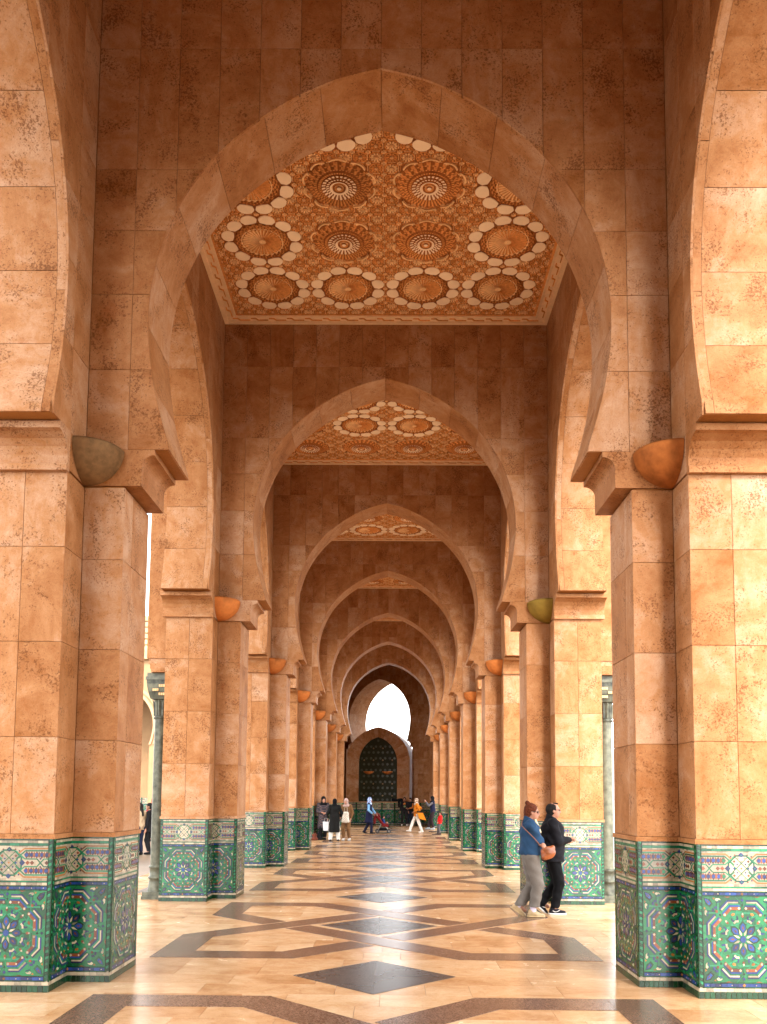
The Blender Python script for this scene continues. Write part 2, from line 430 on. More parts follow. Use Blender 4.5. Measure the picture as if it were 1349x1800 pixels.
for s in (-1, 1):
    for k in range(12):
        piece('granite_band', rect(s*4.35-0.06, 3+k*4, s*4.35+0.06, 7+k*4), ((0,0,0.0035),(1,0,0),(0,1,0),(0,0,1)), M['slate'], floor, th=0.0034, gap=0.001, jitter=0.0002, ch=0.0004)

# ------------------------------------------------------------------ zellige
def zell_mesh(name, u0, u1, base=True):
    """one field of mosaic: real pieces with joints, cut to u in [u0, u1]; front faces -y"""
    mb = MB()
    def poly(pts, k, lift=0.003, g=0.0012):
        # clip to the field
        def clip(P, a, sign):
            out = []
            for i in range(len(P)):
                p, q = P[i-1], P[i]
                ip, iq = sign*(p[0]-a) >= 0, sign*(q[0]-a) >= 0
                if ip != iq:
                    tt = (a-p[0])/(q[0]-p[0]); out.append((a, p[1]+tt*(q[1]-p[1])))
                if iq: out.append(q)
            return out
        P = clip(clip(list(pts), u0, 1), u1, -1)
        Q = []
        for p in P:
            if not Q or math.hypot(p[0]-Q[-1][0], p[1]-Q[-1][1]) > 1e-5: Q.append(p)
        if len(Q) > 1 and math.hypot(Q[0][0]-Q[-1][0], Q[0][1]-Q[-1][1]) < 1e-5: Q.pop()
        if len(Q) < 3: return
        if area(Q) < 0: Q = Q[::-1]
        if abs(area(Q)) < 1.2e-5: return
        a = inset(Q, g); n = len(a)
        jit = random.uniform(-0.0004, 0.0004)
        vs_ = [(p[0], -lift-jit, p[1]) for p in a] + [(p[0], 0.0, p[1]) for p in Q]
        fs = [tuple(range(n))] + [(n+i, n+(i+1) % n, (i+1) % n, i) for i in range(n)]
        mb.add(vs_, fs, ZI[k])
    def row(z0, z1, k, w, a=-0.345, b=0.345, lift=0.0025):
        n = max(1, round((b-a)/w))
        for i in range(n):
            kk = k if isinstance(k, str) else k[i % len(k)]
            poly(rect(a+(b-a)*i/n, z0, a+(b-a)*(i+1)/n, z1), kk, lift)
    mb.add([(u0,0,0),(u1,0,0),(u1,0,ZDADO),(u0,0,ZDADO)], [(0,1,2,3)], ZI['grout'])
    if base: row(0.0, 0.061, 'dgreen', 0.045, -0.39, 0.39, 0.006)
    row(0.061, 0.092, 'white', 0.06, -0.39, 0.39, 0.0045)
    for z0, z1 in ((0.092, 0.143), (0.885, 0.931)):
        row(z0, z0+0.011, 'dgreen', 0.07); row(z1-0.011, z1, 'dgreen', 0.07)
        row(z0+0.011, z1-0.011, ('blue','blue','navy','blue'), 0.05)
        for i in range(-3, 4):
            u = i*0.105; r = 0.007 if i else 0.016
            poly([(u-r,(z0+z1)/2),(u,(z0+z1)/2-r),(u+r,(z0+z1)/2),(u,(z0+z1)/2+r)], 'white' if i else 'ochre', 0.005)
    row(0.931, 0.956, 'white', 0.045); row(0.956, 0.972, 'teal', 0.09); row(0.972, 0.992, 'white', 0.045)
    row(1.268, 1.279, 'white', 0.045); row(1.279, 1.304, 'teal', 0.09); row(1.304, 1.327, 'white', 0.045); row(1.327, 1.342, 'dgreen', 0.06)
    # corner strips
    for s in (-1, 1):
        for a, b in ((0.345, 0.354), (0.381, 0.39)):
            n = 16
            for i in range(n): poly([(s*a, 0.092+1.25*i/n), (s*b, 0.092+1.25*i/n), (s*b, 0.092+1.25*(i+1)/n), (s*a, 0.092+1.25*(i+1)/n)], 'dgreen', 0.005)
        n = 46
        for i in range(n):
            z = 0.092 + 1.25*i/n; h = 1.25/n
            poly([(s*0.354, z), (s*0.381, z+0.012), (s*0.381, z+h+0.012), (s*0.354, z+h)], 'teal' if i % 2 else 'dgreen', 0.004)
    # frieze
    c = 1.13
    poly(rect(-0.345, 0.992, 0.345, 1.268), 'white', 0.0015)
    def seg(p, q, w, k, lift=0.004):
        dx, dy = q[0]-p[0], q[1]-p[1]; l = math.hypot(dx, dy); nx, ny = -dy/l*w/2, dx/l*w/2
        poly([(p[0]+nx,p[1]+ny),(q[0]+nx,q[1]+ny),(q[0]-nx,q[1]-ny),(p[0]-nx,p[1]-ny)], k, lift, 0.0006)
    def dia(u, v, r, k, lift=0.005, ry=None): poly([(u-r,v),(u,v-(ry or r)),(u+r,v),(u,v+(ry or r))], k, lift)
    def octa(u, v, r, k, lift=0.005):
        poly([(u+r*math.cos(math.pi/8+i*math.pi/4), v+r*math.sin(math.pi/8+i*math.pi/4)) for i in range(8)], k, lift)
    octa(0, c, 0.128, 'teal', 0.0026); octa(0, c, 0.113, 'white', 0.0037)
    for s in (-1, 1):
        for t_ in (-1, 1):
            seg((s*0.345, c+t_*0.126), (s*0.135, c+t_*0.126), 0.014, 'ochre'); seg((s*0.135, c+t_*0.126), (s*0.085, c+t_*0.085), 0.012, 'ochre')
            seg((s*0.345, c+t_*0.107), (s*0.145, c+t_*0.107), 0.014, 'teal'); seg((s*0.145, c+t_*0.107), (s*0.06, c+t_*0.03), 0.012, 'teal')
            seg((s*0.345, c+t_*0.034), (s*0.31, c+t_*0.034), 0.011, 'teal'); seg((s*0.31, c+t_*0.034), (s*0.25, c-t_*0.034), 0.011, 'teal', 0.0042+0.0003*t_)
            seg((s*0.25, c+t_*0.034), (s*0.14, c+t_*0.034), 0.011, 'teal'); seg((s*0.14, c+t_*0.034), (s*0.06, c+t_*0.105), 0.011, 'teal', 0.0038)
            for i in range(5):
                octa(s*(0.155+0.045*i), c+t_*0.07, 0.0185, 'blue' if i != 0 else 'teal' if s < 0 else 'blue')
                dia(s*(0.1775+0.045*i), c+t_*0.07, 0.013, 'brown', ry=0.030); dia(s*(0.155+0.045*i), c+t_*0.07, 0.024, 'brown', 0.0035, ry=0.034)
        for i in range(2): dia(s*(0.165+0.04*i), c, 0.020, 'brown')
        dia(s*0.335, c, 0.02, 'brown'); dia(s*0.28, c+0.036, 0.010, 'navy'); dia(s*0.28, c-0.036, 0.010, 'navy')
        dia(s*0.118, c, 0.027, 'navy'); dia(s*0.118, c, 0.009, 'teal', 0.007)
        dia(0, c+s*0.118, 0.024, 'navy'); dia(0, c+s*0.118, 0.009, 'teal', 0.007)
        for t_ in (-1, 1):
            dia(s*0.062, c+t_*0.062, 0.015, 'brown'); dia(s*0.036, c+t_*0.036, 0.011, 'navy'); dia(s*0.09, c+t_*0.03, 0.013, 'white', 0.006)
            dia(s*0.03, c+t_*0.09, 0.013, 'white', 0.006); dia(s*0.09, c+t_*0.105, 0.009, 'navy'); dia(s*0.055, c+t_*0.118, 0.009, 'brown')
        dia(s*0.062, c, 0.013, 'blue'); dia(0, c+s*0.062, 0.014, 'white', 0.0055)
    dia(0, c, 0.012, 'ochre')
    for s in (-1, 1):
        seg((-0.1, c-s*0.055), (0.055, c+s*0.1), 0.009, 'green', 0.0044); seg((-0.055, c-s*0.1), (0.1, c+s*0.055), 0.009, 'green', 0.0046)
    # rosette
    cv, H = 0.514, 0.371
    def g2(u, v): return (u, cv + v*H/0.345)
    def pol(pts, k, lift=0.0035, g=0.0012): poly([g2(*p) for p in pts], k, lift, g)
    n = 6
    for i in range(n):
        for j in range(n): pol(rect(-0.345+0.69*i/n, -0.345+0.69*j/n, -0.345+0.69*(i+1)/n, -0.345+0.69*(j+1)/n), 'green', 0.002, 0.0004)
    def rotp(pts, a):
        ca, sa = math.cos(a), math.sin(a); return [(p[0]*ca-p[1]*sa, p[0]*sa+p[1]*ca) for p in pts]
    for i in range(8):                       # straps crossing behind the rosette
        for off in (0.132, 0.212):
            a = i*math.pi/4 + math.pi/8*0; hw = 0.0075; ex = 0.335 if i % 2 == 0 else 0.30
            if off < 0.2: a += math.pi/8; ex = 0.25
            poly([(min(0.345,max(-0.345,u_)), min(0.885,max(0.143,v_))) for u_, v_ in [g2(*q_) for q_ in rotp([(off-hw,-ex),(off+hw,-ex),(off+hw,ex),(off-hw,ex)], a)]], 'teal', 0.0026+0.0001*i, 0.0006)
    pol([(0.032*math.cos(i*math.pi/8)*(1 if i % 2 else 0.72), 0.032*math.sin(i*math.pi/8)*(1 if i % 2 else 0.72)) for i in range(16)], 'blue', 0.006)
    for i in range(8):
        a = i*math.pi/4
        R_ = lambda pts, k, l=0.0045: pol(rotp(pts, a), k, l)
        Rh = lambda pts, k, l=0.0045: pol(rotp(pts, a+math.pi/8), k, l)
        R_([(0.045,0),(0.085,-0.034),(0.122,-0.03),(0.155,0),(0.122,0.03),(0.085,0.034)], 'dgreen', 0.0035)
        R_([(0.05,0),(0.085,-0.024),(0.115,-0.018),(0.132,0),(0.115,0.018),(0.085,0.024)], 'blue', 0.005)
        R_([(0.072,0),(0.09,-0.009),(0.114,0),(0.09,0.009)], 'brown', 0.0058)
        Rh([(0.028,0),(0.048,-0.010),(0.092,0),(0.048,0.010)], 'white', 0.005)
        # commas, pairs round each half-axis
        for s in (-1, 1):
            Rh([(0.150,s*0.008),(0.165,s*0.030),(0.190,s*0.034),(0.196,s*0.022),(0.176,s*0.016),(0.166,s*0.002)], 'navy', 0.004)
        Rh([(0.140,-0.020),(0.158,-0.026),(0.166,0.0),(0.158,0.026),(0.140,0.020),(0.148,0.0)], 'white', 0.0048)
        R_([(0.172,0),(0.188,-0.014),(0.208,0),(0.188,0.014)], 'brown', 0.0042)
        R_([(0.192,0),(0.202,-0.010),(0.216,0),(0.202,0.010)], 'white', 0.005)
        Rh([(0.206,-0.012),(0.222,-0.018),(0.23,0),(0.222,0.018),(0.206,0.012)], 'ochre', 0.0042)
        # octagonal ring: brown, blue, white, navy runs, broken on the axes
        t8 = math.tan(math.pi/8)
        for r0, r1, k, gp in ((0.236,0.262,'brown',0.016), (0.262,0.276,'blue',0.02), (0.276,0.290,'teal',0.03), (0.290,0.304,'white',0.036), (0.304,0.318,'navy',0.03)):
            for s in (-1, 1):
                R_([(r0, s*gp), (r1, s*gp), (r1, s*r1*t8), (r0, s*r0*t8)], k, 0.0042)
        for s in (-1, 1):
            for q in (0.25,):
                u = 0.03
                R_([(q-0.014,s*u),(q,s*(u-0.014)),(q+0.014,s*u),(q,s*(u+0.014))], 'white', 0.0055)
        Rh([(0.258,0),(0.27,-0.010),(0.282,0),(0.27,0.010)], 'white', 0.0055)
        R_([(0.262,0),(0.276,-0.012),(0.29,0),(0.276,0.012)], 'dgreen', 0.005)
        R_([(0.302,0),(0.316,-0.016),(0.333,0),(0.316,0.016)], 'navy' if i % 2 == 0 else 'brown', 0.005)
    for sx in (-1, 1):
        for sy in (-1, 1):
            Q = lambda pts, k, l=0.0045: pol([(sx*p[0], sy*p[1]) for p in pts], k, l)
            Q([(0.255,0.285),(0.285,0.255),(0.325,0.285),(0.338,0.338),(0.285,0.325)], 'dgreen', 0.0035)
            Q([(0.272,0.290),(0.290,0.272),(0.318,0.298),(0.330,0.330),(0.298,0.318)], 'blue', 0.005)
            Q([(0.290,0.300),(0.300,0.290),(0.318,0.318)], 'brown', 0.0058)
            for w in (0, 1):
                S_ = (lambda pts: [(p[1], p[0]) for p in pts]) if w else (lambda pts: pts)
                Q(S_([(0.315,0.185),(0.330,0.200),(0.332,0.228),(0.318,0.240),(0.305,0.222),(0.318,0.208)]), 'white', 0.005)
                Q(S_([(0.300,0.190),(0.315,0.180),(0.305,0.206),(0.302,0.232),(0.292,0.222)]), 'navy', 0.0045)
                Q(S_([(0.250,0.215),(0.268,0.225),(0.262,0.252),(0.245,0.245)]), 'navy', 0.0045)
                Q(S_([(0.335,0.13),(0.345,0.10),(0.345,0.16)]), 'brown', 0.0045)
                Q(S_([(0.236,0.336),(0.25,0.318),(0.262,0.336)]), 'ochre', 0.0045)
    me = bpy.data.meshes.new(name)
    me.from_pydata(mb.v, [], mb.f)
    for m in ZM: me.materials.append(m)
    me.polygons.foreach_set('material_index', np.asarray(mb.m, dtype=np.int32)); me.update()
    return me
ZMESH = {}
for key, (a, b) in {'full': (-0.39, 0.39), 'neg': (-0.39, 0.0), 'pos': (0.0, 0.39)}.items():
    for base in (True, False):
        ZMESH[key, base] = zell_mesh('zellige_' + key, a, b, base)
_bt = slab(rect(-0.0225, 0.0, 0.0225, 0.061), ((0,-0.006,0), (1,0,0), (0,0,1), (0,-1,0)), 0.006, 0.0018, 0.0016)
BASE_TILE = bpy.data.meshes.new('base_tile'); BASE_TILE.from_pydata(_bt[0], [], _bt[1]); BASE_TILE.materials.append(Z['dgreen']); BASE_TILE.update()

# ------------------------------------------------------------------ piers
def prism(plan, z0, z1, name, mat, parent):
    n = len(plan)
    if area(plan) < 0: plan = plan[::-1]
    vs_ = [(x, y, z0) for x, y in plan] + [(x, y, z1) for x, y in plan]
    fs = [tuple(range(n))[::-1], tuple(range(n, 2*n))] + [(i, (i+1) % n, n+(i+1) % n, n+i) for i in range(n)]
    return mesh_obj(name, vs_, fs, mat, parent)
def extrude_poly(pts, fr, t0, t1, name, mat, parent):
    """polygon in (u, v) of fr pushed along the normal from t0 to t1"""
    if area(pts) < 0: pts = pts[::-1]
    o, u, v, n = fr; k = len(pts)
    P = lambda p, d: tuple(o[i] + u[i]*p[0] + v[i]*p[1] + n[i]*d for i in range(3))
    vs_ = [P(p, t0) for p in pts] + [P(p, t1) for p in pts]
    fs = [tuple(range(k))[::-1], tuple(range(k, 2*k))] + [(i, (i+1) % k, k+(i+1) % k, k+i) for i in range(k)]
    cross = Vector(u).cross(Vector(v)).dot(Vector(n))
    if cross < 0: fs = [f[::-1] for f in fs]
    return mesh_obj(name, vs_, fs, mat, parent)
A1, A2 = DI/2, DI/2 + E
XB = (XI + XO)/2
COURSE = [1.384, 2.255, 3.126, 4.008, 4.722]
def make_pier(s, n):
    """s = -1 left row, +1 right row"""
    p = empty('pier', (s*XB, yp(n), 0))
    X = lambda x: s*(x - XB)                   # |world x| -> local
    plan = [(XO,-A2),(XW,-A2),(XW,-A1),(XI,-A1),(XI,A1),(XW,A1),(XW,A2),(XO,A2)]
    def ins(d):
        q = [(XO-d,-A2+d),(XW+d,-A2+d),(XW+d,-A1+d),(XI+d,-A1+d),(XI+d,A1-d),(XW+d,A1-d),(XW+d,A2-d),(XO-d,A2-d)]
        return [(X(x), y) for x, y in q]
    prism(ins(0.022), 1.30, ZIMP, 'core', M['core'], p)
    prism(ins(0.006), 0.0, 1.335, 'dado_core', Z['grout'], p)
    prism(ins(-0.014), 1.342, 1.384, 'ledge', M['stone'], p)
    FY = lambda y: ((0, y, 0), (1,0,0), (0,0,1), (0,-1,0))
    FX = lambda x: ((X(x), 0, 0), (0,1,0), (0,0,1), (-s,0,0))
    def cols(us, fr):
        for i in range(len(us)-1):
            for z0, z1 in zip(COURSE, COURSE[1:]):
                piece('stone_panel', rect(us[i], z0, us[i+1], z1), fr, M['stone'], p)
    cols(sorted((X(XW), X((XW+XO)/2), X(XO))), FY(-A2))
    cols([-A2, -A1-0.0], FX(XW)); cols(sorted((X(XW), X(XI))), FY(-A1))
    cols([-A1, -0.14, A1], FX(XI))
    # zellige fields
    def field(key, loc, rz, w):
        base = n != 1
        o = bpy.data.objects.new('zellige_field', ZMESH[key, base]); link(o, p)
        o.location = loc; o.rotation_euler = (0, 0, rz)
        full = 0.78 if key == 'full' else 0.39
        o.scale = (w/full, 1, 1); tag(o, kind='stuff')
        if not base:
            u0 = -0.39 if key != 'pos' else 0.0; k = round(w/0.045)
            for i in range(k):
                t_ = bpy.data.objects.new('base_tile', BASE_TILE); link(t_, o)
                t_.location = (u0 + full*(i+0.5)/k, 0, 0); t_.scale = (full/k/0.045, 1, 1)
    rz = -s*math.pi/2
    field('full', (X((XW+XO)/2), -A2, 0), 0, XO-XW)
    field('full', (X(XI), 0, 0), rz, DI)
    # the halves that share one rosette round the inner corner
    if s < 0:
        field('pos', (X(XW), -A1, 0), 0, XW-XI); field('neg', (X(XW), -A1, 0), rz, E)
    else:
        field('neg', (X(XW), -A1, 0), 0, XW-XI); field('pos', (X(XW), -A1, 0), rz, E)
    # impost under the foot of the side arches, front and back
    prof = [(-0.02,4.712),(0.055,4.712),(0.055,4.772),(0.03,4.784),(0.034,4.86),(0.06,4.93),(0.11,4.985),(0.19,5.022),(0.25,5.03),(0.25,5.088),(0.235,5.104),(-0.02,5.104)]
    for d in (-1, 1):
        pts = [(d*(A2+a), z) for a, z in prof]
        extrude_poly(pts, ((0,0,0),(0,1,0),(0,0,1),(1,0,0)), min(X(XW-0.006), X(XO+0.05)), max(X(XW-0.006), X(XO+0.05)), 'impost', M['stone'], p)
    extrude_poly([(-A2+0.02,ZIMP+0.002),(A2-0.02,ZIMP+0.002),(A2-0.02,5.10),(-A2+0.02,5.10)], ((0,0,0),(0,1,0),(0,0,1),(1,0,0)), min(X(XW+0.03),X(XO)), max(X(XW+0.03),X(XO)), 'impost_core', M['core'], p)
    # outer buttress carried by the marble columns
    b0, b1 = sorted((X(XO), X(XO+0.335)))
    m_ = MB(); m_.box((b0, -A2+0.10, 4.03), (b1, A2-0.10, 11.2)); m_.build('buttress', M['stone'], p)
    m_ = MB()
    for (h0, h1, w) in ((3.80, 3.86, 0.27), (3.86, 3.95, 0.285), (3.95, 4.03, 0.31)):
        c0, c1 = sorted((X(XO), X(XO+w))); m_.box((c0, -A2+0.12, h0), (c1, A2-0.12, h1))
    m_.build('corbel', M['stone'], p)
    return p
LAMPWORD = {(-1,1): 'grey stone bowl lamp', (1,1): 'brown bowl lamp', (-1,2): 'orange bowl lamp', (1,2): 'olive bowl lamp'}
for n in range(-1, NB):  # hindmost pair is unseen, added to block sun from behind
    for s in (-1, 1):
        p = make_pier(s, n)
        side = 'left' if s < 0 else 'right'
        lab = {-1: f'travertine pier well behind the camera in the {side} row', 0: f'travertine pier beside the camera in the {side} row',
               1: f'nearest travertine pier in the {side} row, cut by the picture edge',
               7: f'farthest travertine pier in the {side} row, next to the dark end wall'}.get(n,
               f'{ORD[n]} travertine pier from the camera in the {side} row, green mosaic foot')
        if (s, n) == (1, 2): lab = 'pale travertine pier behind the standing couple, green mosaic foot'
        tag(p, lab, 'pier', f'piers of the {side} row')

# ------------------------------------------------------------------ transverse arches
ZC = [5.106, 5.917, 6.697, 7.364, 8.014, 9.315, 10.149]
CW = XW/7
def voussoirs(parent, mat, fr_of, t0, t1, name='soffit_panel', seg=0.66, sides=(-1, 1), th=0.02):
    """pieces lining the opening; fr_of(x, z, t) -> point; t runs across the depth"""
    P = ARCH; cum = [0]
    for a, b in zip(P, P[1:]): cum.append(cum[-1] + math.hypot(b[0]-a[0], b[1]-a[1]))
    tot = cum[-1]; k = max(1, round(tot/seg))
    xs = np.array([p[0] for p in P]); zs = np.array([p[1] for p in P]); cum = np.array(cum)
    for s in sides:
        for i in range(k):
            ss = np.linspace(tot*i/k + 0.0025, tot*(i+1)/k - 0.0025, 9)
            d = random.uniform(0, 0.0015)
            vs_ = []
            pts = [(float(np.interp(q, cum, xs)), float(np.interp(q, cum, zs))) for q in ss]
            for j, (x, z) in enumerate(pts):
                a, b = pts[max(0, j-1)], pts[min(len(pts)-1, j+1)]
                tx, tz = b[0]-a[0], b[1]-a[1]; l = math.hypot(tx, tz); nx, nz = -tz/l, tx/l   # away from the opening
                if nx*x + nz*(z-6.4) < 0: nx, nz = -nx, -nz
                o = (x + nx*d, z + nz*d); w = (x + nx*th, z + nz*th)
                vs_ += [fr_of(s*o[0], o[1], t0), fr_of(s*o[0], o[1], t1), fr_of(s*w[0], w[1], t1), fr_of(s*w[0], w[1], t0)]
            fs = []
            for j in range(len(pts)-1):
                for e in range(4): fs.append((4*j+e, 4*j+(e+1) % 4, 4*j+4+(e+1) % 4, 4*j+4+e))
            fs += [(3,2,1,0), tuple(4*(len(pts)-1)+q for q in range(4))]
            mesh_obj(name, vs_, fs, mat, parent)
def core_poly(off, xmax, ztop, zbot=5.106):
    pts = [(0.0, 9.10 + off*1.5)]
    for i in range(1, len(ARCH)):
        a, b = ARCH[i-1], ARCH[min(i+1, len(ARCH)-1)]
        tx, tz = b[0]-a[0], b[1]-a[1]; l = math.hypot(tx, tz); nx, nz = -tz/l, tx/l
        if nx*ARCH[i][0] + nz*(ARCH[i][1]-6.4) < 0: nx, nz = -nx, -nz
        pts.append((ARCH[i][0]+nx*off, ARCH[i][1]+nz*off))
    pts[-1] = (ARCH[-1][0]+off, zbot)
    return pts + [(xmax, zbot), (xmax, ztop), (0.0, ztop)]
CORB = [(XW,4.742),(2.305,4.742),(2.305,4.94)] + [(2.19+0.115*math.cos(R(a)), 4.94+0.11*math.sin(R(a))) for a in range(12, 91, 13)] + [(2.186,5.05),(2.186,5.1045),(XW,5.1045)]
def make_arch():
    p = empty('transverse_arch', (0, 0, 0))
    for s in (-1, 1):
        fr = ((0, -A1, 0), (s,0,0), (0,0,1), (0,-1,0))
        for i in range(7):
            for z0, z1 in zip(ZC, ZC[1:]):
                q = outside(CW*i, z0, CW*(i+1), z1)
                if q: piece('stone_panel', q, fr, M['stone'], p)
        extrude_poly(CORB, ((0, 0, 0), (s,0,0), (0,0,1), (0,1,0)), -A1-0.002, A1, 'corbel', M['stone'], p)
        extrude_poly(core_poly(0.019, XO, 11.2), ((0, 0, 0), (s,0,0), (0,0,1), (0,1,0)), -A1+0.022, A1-0.001, 'wall_core', M['core'], p)
    voussoirs(p, M['stone'], lambda x, z, t: (x, t, z), -A1+0.026, A1)
    return p
proto = make_arch()
for n in range(-1, NB):  # hindmost arch is unseen, added to hold back light from the rear
    a = proto if n == -1 else copy_tree(proto)
    a.location = (0, yp(n), 0)
    tag(a, {-1: 'pointed horseshoe arch behind the camera', 0: 'pointed horseshoe arch directly over the camera', 1: 'largest, nearest pointed horseshoe arch spanning the corridor', 7: 'last lit horseshoe arch before the dark end bay'}.get(n,
        f'{ORD[n]} pointed horseshoe arch spanning the corridor'), 'arch', 'arches spanning the corridor')

# ------------------------------------------------------------------ side arches
HB = (D - DI)/2
def make_side(s):
    p = empty('side_arch', (0, 0, 0))
    fr0 = lambda d: ((s*XW, 0, 0), (0,d,0), (0,0,1), (-s,0,0))
    cw = HB/7
    for d in (-1, 1):
        for i in range(7):
            for z0, z1 in zip(ZC, ZC[1:]):
                q = outside(cw*i, z0, cw*(i+1), z1)
                if q: piece('stone_panel', q, fr0(d), M['stone'], p)
        piece('stone_panel', rect(XI-0.001, 4.742, HB, 5.106), fr0(d), M['stone'], p)
        extrude_poly(core_poly(0.019, HB + 0.06, 11.2), ((0, 0, 0), (0,d,0), (0,0,1), (1,0,0)), min(s*(XW+0.022), s*(XO-0.001)), max(s*(XW+0.022), s*(XO-0.001)), 'wall_core', M['core'], p)
    voussoirs(p, M['stone'], lambda u, z, t: (s*t, u, z), XW+0.105, XO, seg=0.72, sides=(1,))
    voussoirs(p, M['stone'], lambda u, z, t: (s*t, u, z), XW+0.026, XW+0.102, 'edge_strip', 1.2, sides=(1,))
    voussoirs(p, M['stone'], lambda u, z, t: (s*t, u, z), XW+0.026, XO, seg=1.4, sides=(-1,))
    return p
for s in (-1, 1):
    pr = make_side(s)
    side = 'left' if s < 0 else 'right'
    for n in range(-1, NB-1):  # first bay is unseen, added behind the camera to limit sunlight
        a = pr if n == -1 else copy_tree(pr)
        a.location = (0, yp(n) + D/2, 0)
        tag(a, f'horseshoe arch opening the {side} wall ' + ('behind the camera' if n < 0 else 'just ahead of the camera, beside the picture edge' if n == 0 else f'between the {ORD[n]} and {ORD[n+1]} piers'), 'arch', f'arches of the {side} wall')
# ------------------------------------------------------------------ carved ceilings
S_ = 1.2426
def polar(mb, rings, n, hfun, mfun, cz=0.0):
    """disc facing down: rings = radii; hfun(r, a) -> drop below the field; mfun(ring, sector) -> material"""
    b = len(mb.v)
    for r in rings:
        for i in range(n):
            a = 2*math.pi*i/n
            mb.v.append((r*math.cos(a), r*math.sin(a), -hfun(r, a, i)))
    for j in range(len(rings)-1):
        for i in range(n):
            i2 = (i+1) % n
            mb.f.append((b+j*n+i, b+(j+1)*n+i, b+(j+1)*n+i2, b+j*n+i2)[::-1]); mb.m.append(mfun(j, i))
CM = [M['carved'], M['carved_dark'], M['gilt'], M['cream']]
def med_petal():
    mb = MB()
    # fluted dish with a carved rim
    n = 96
    rings = [0.004, 0.03, 0.05, 0.07, 0.12, 0.18, 0.24, 0.29, 0.30, 0.32, 0.345, 0.37, 0.395, 0.405]
    def h(r, a, i):
        if r < 0.06: return 0.022
        if r < 0.295: return -0.0 + 0.006 + 0.034*(r/0.29)**2*0.4 + (0.012 if i % 3 == 0 else 0.0)
        k = (i // 2) % 2
        return {0.30: 0.022, 0.32: 0.034 if k else 0.016, 0.345: 0.040 if not k else 0.020, 0.37: 0.038 if k else 0.018, 0.395: 0.032 if not k else 0.022, 0.405: 0.004}.get(r, 0.02)
    def mf(j, i):
        if j < 2: return 2
        if j < 7: return 2 if i % 3 == 0 else 0
        if j == 8: return 2
        return 1 if (i // 2 + j) % 2 else 0
    polar(mb, rings, n, h, mf)
    def plate(outline, h0, mi, side=0):
        k = len(outline)
        vs_ = [(x, y, -h0) for x, y in outline] + [(x, y, 0.0) for x, y in outline]
        mb.add(vs_, [tuple(range(k))[::-1]] + [(i, (i+1) % k, k+(i+1) % k, k+i) for i in range(k)], mi)
    for q in range(12):
        a0 = 2*math.pi*(q+0.5)/12
        def petal(r0, w, l):
            pts = [(r0, -w*0.72), (r0+l*0.35, -w)] + [(r0+l*0.35+l*0.65*math.sin(R(t)), -w*math.cos(R(t))) for t in range(15, 166, 15)] + [(r0+l*0.35, w), (r0, w*0.72), (r0-0.012, 0)]
            return [(x*math.cos(a0)-y*math.sin(a0), x*math.sin(a0)+y*math.cos(a0)) for x, y in pts]
        plate(petal(0.428, 0.134, 0.196), 0.008, 1)
        plate(petal(0.436, 0.124, 0.180), 0.018, 3)
    me = mb.build('medallion_petalled', CM); return me
def med_plain():
    mb = MB(); n = 96
    rings = [0.004, 0.03, 0.035, 0.06, 0.065, 0.09, 0.095, 0.13, 0.14, 0.18, 0.19, 0.24, 0.25, 0.29, 0.31, 0.345, 0.375, 0.41, 0.44, 0.46]
    mats = [3, 1, 0, 2, 1, 0, 3, 1, 'b', 1, 'b', 1, 'c', 1, 'c', 'd', 'c', 'd', 1]
    def h(r, a, i):
        base = 0.012 + 0.05*(1 - (r/0.46)**2)
        j = rings.index(r)
        return max(0.002, base + (0.010 if j % 2 else -0.006) + (0.003 if i % 2 and r > 0.2 else 0)) if r < 0.455 else 0.002
    def mf(j, i):
        m = mats[j]
        if m == 'b': return 3 if (i // 2) % 2 else 1
        if m == 'c': return 0 if i % 2 else 1
        if m == 'd': return 0 if (i // 2) % 2 else 1
        return m
    polar(mb, rings, n, h, mf)
    for q in range(10):
        a0, a1 = 2*math.pi*(q+0.12)/10, 2*math.pi*(q+0.88)/10
        k = 7; vs_ = []; 
        for i in range(k+1):
            a = a0 + (a1-a0)*i/k; bul = 0.03*math.sin(math.pi*i/k)
            for r in (0.465+bul, 0.488+bul):
                vs_ += [(r*math.cos(a), r*math.sin(a), -0.03), (r*math.cos(a), r*math.sin(a), 0.0)]
        fs = []
        for i in range(k):
            o = 4*i; fs += [(o, o+4, o+6, o+2)[::-1], (o, o+1, o+5, o+4), (o+2, o+6, o+7, o+3)]
        mb.add(vs_, fs, 2)
    return mb.build('medallion_plain', CM)
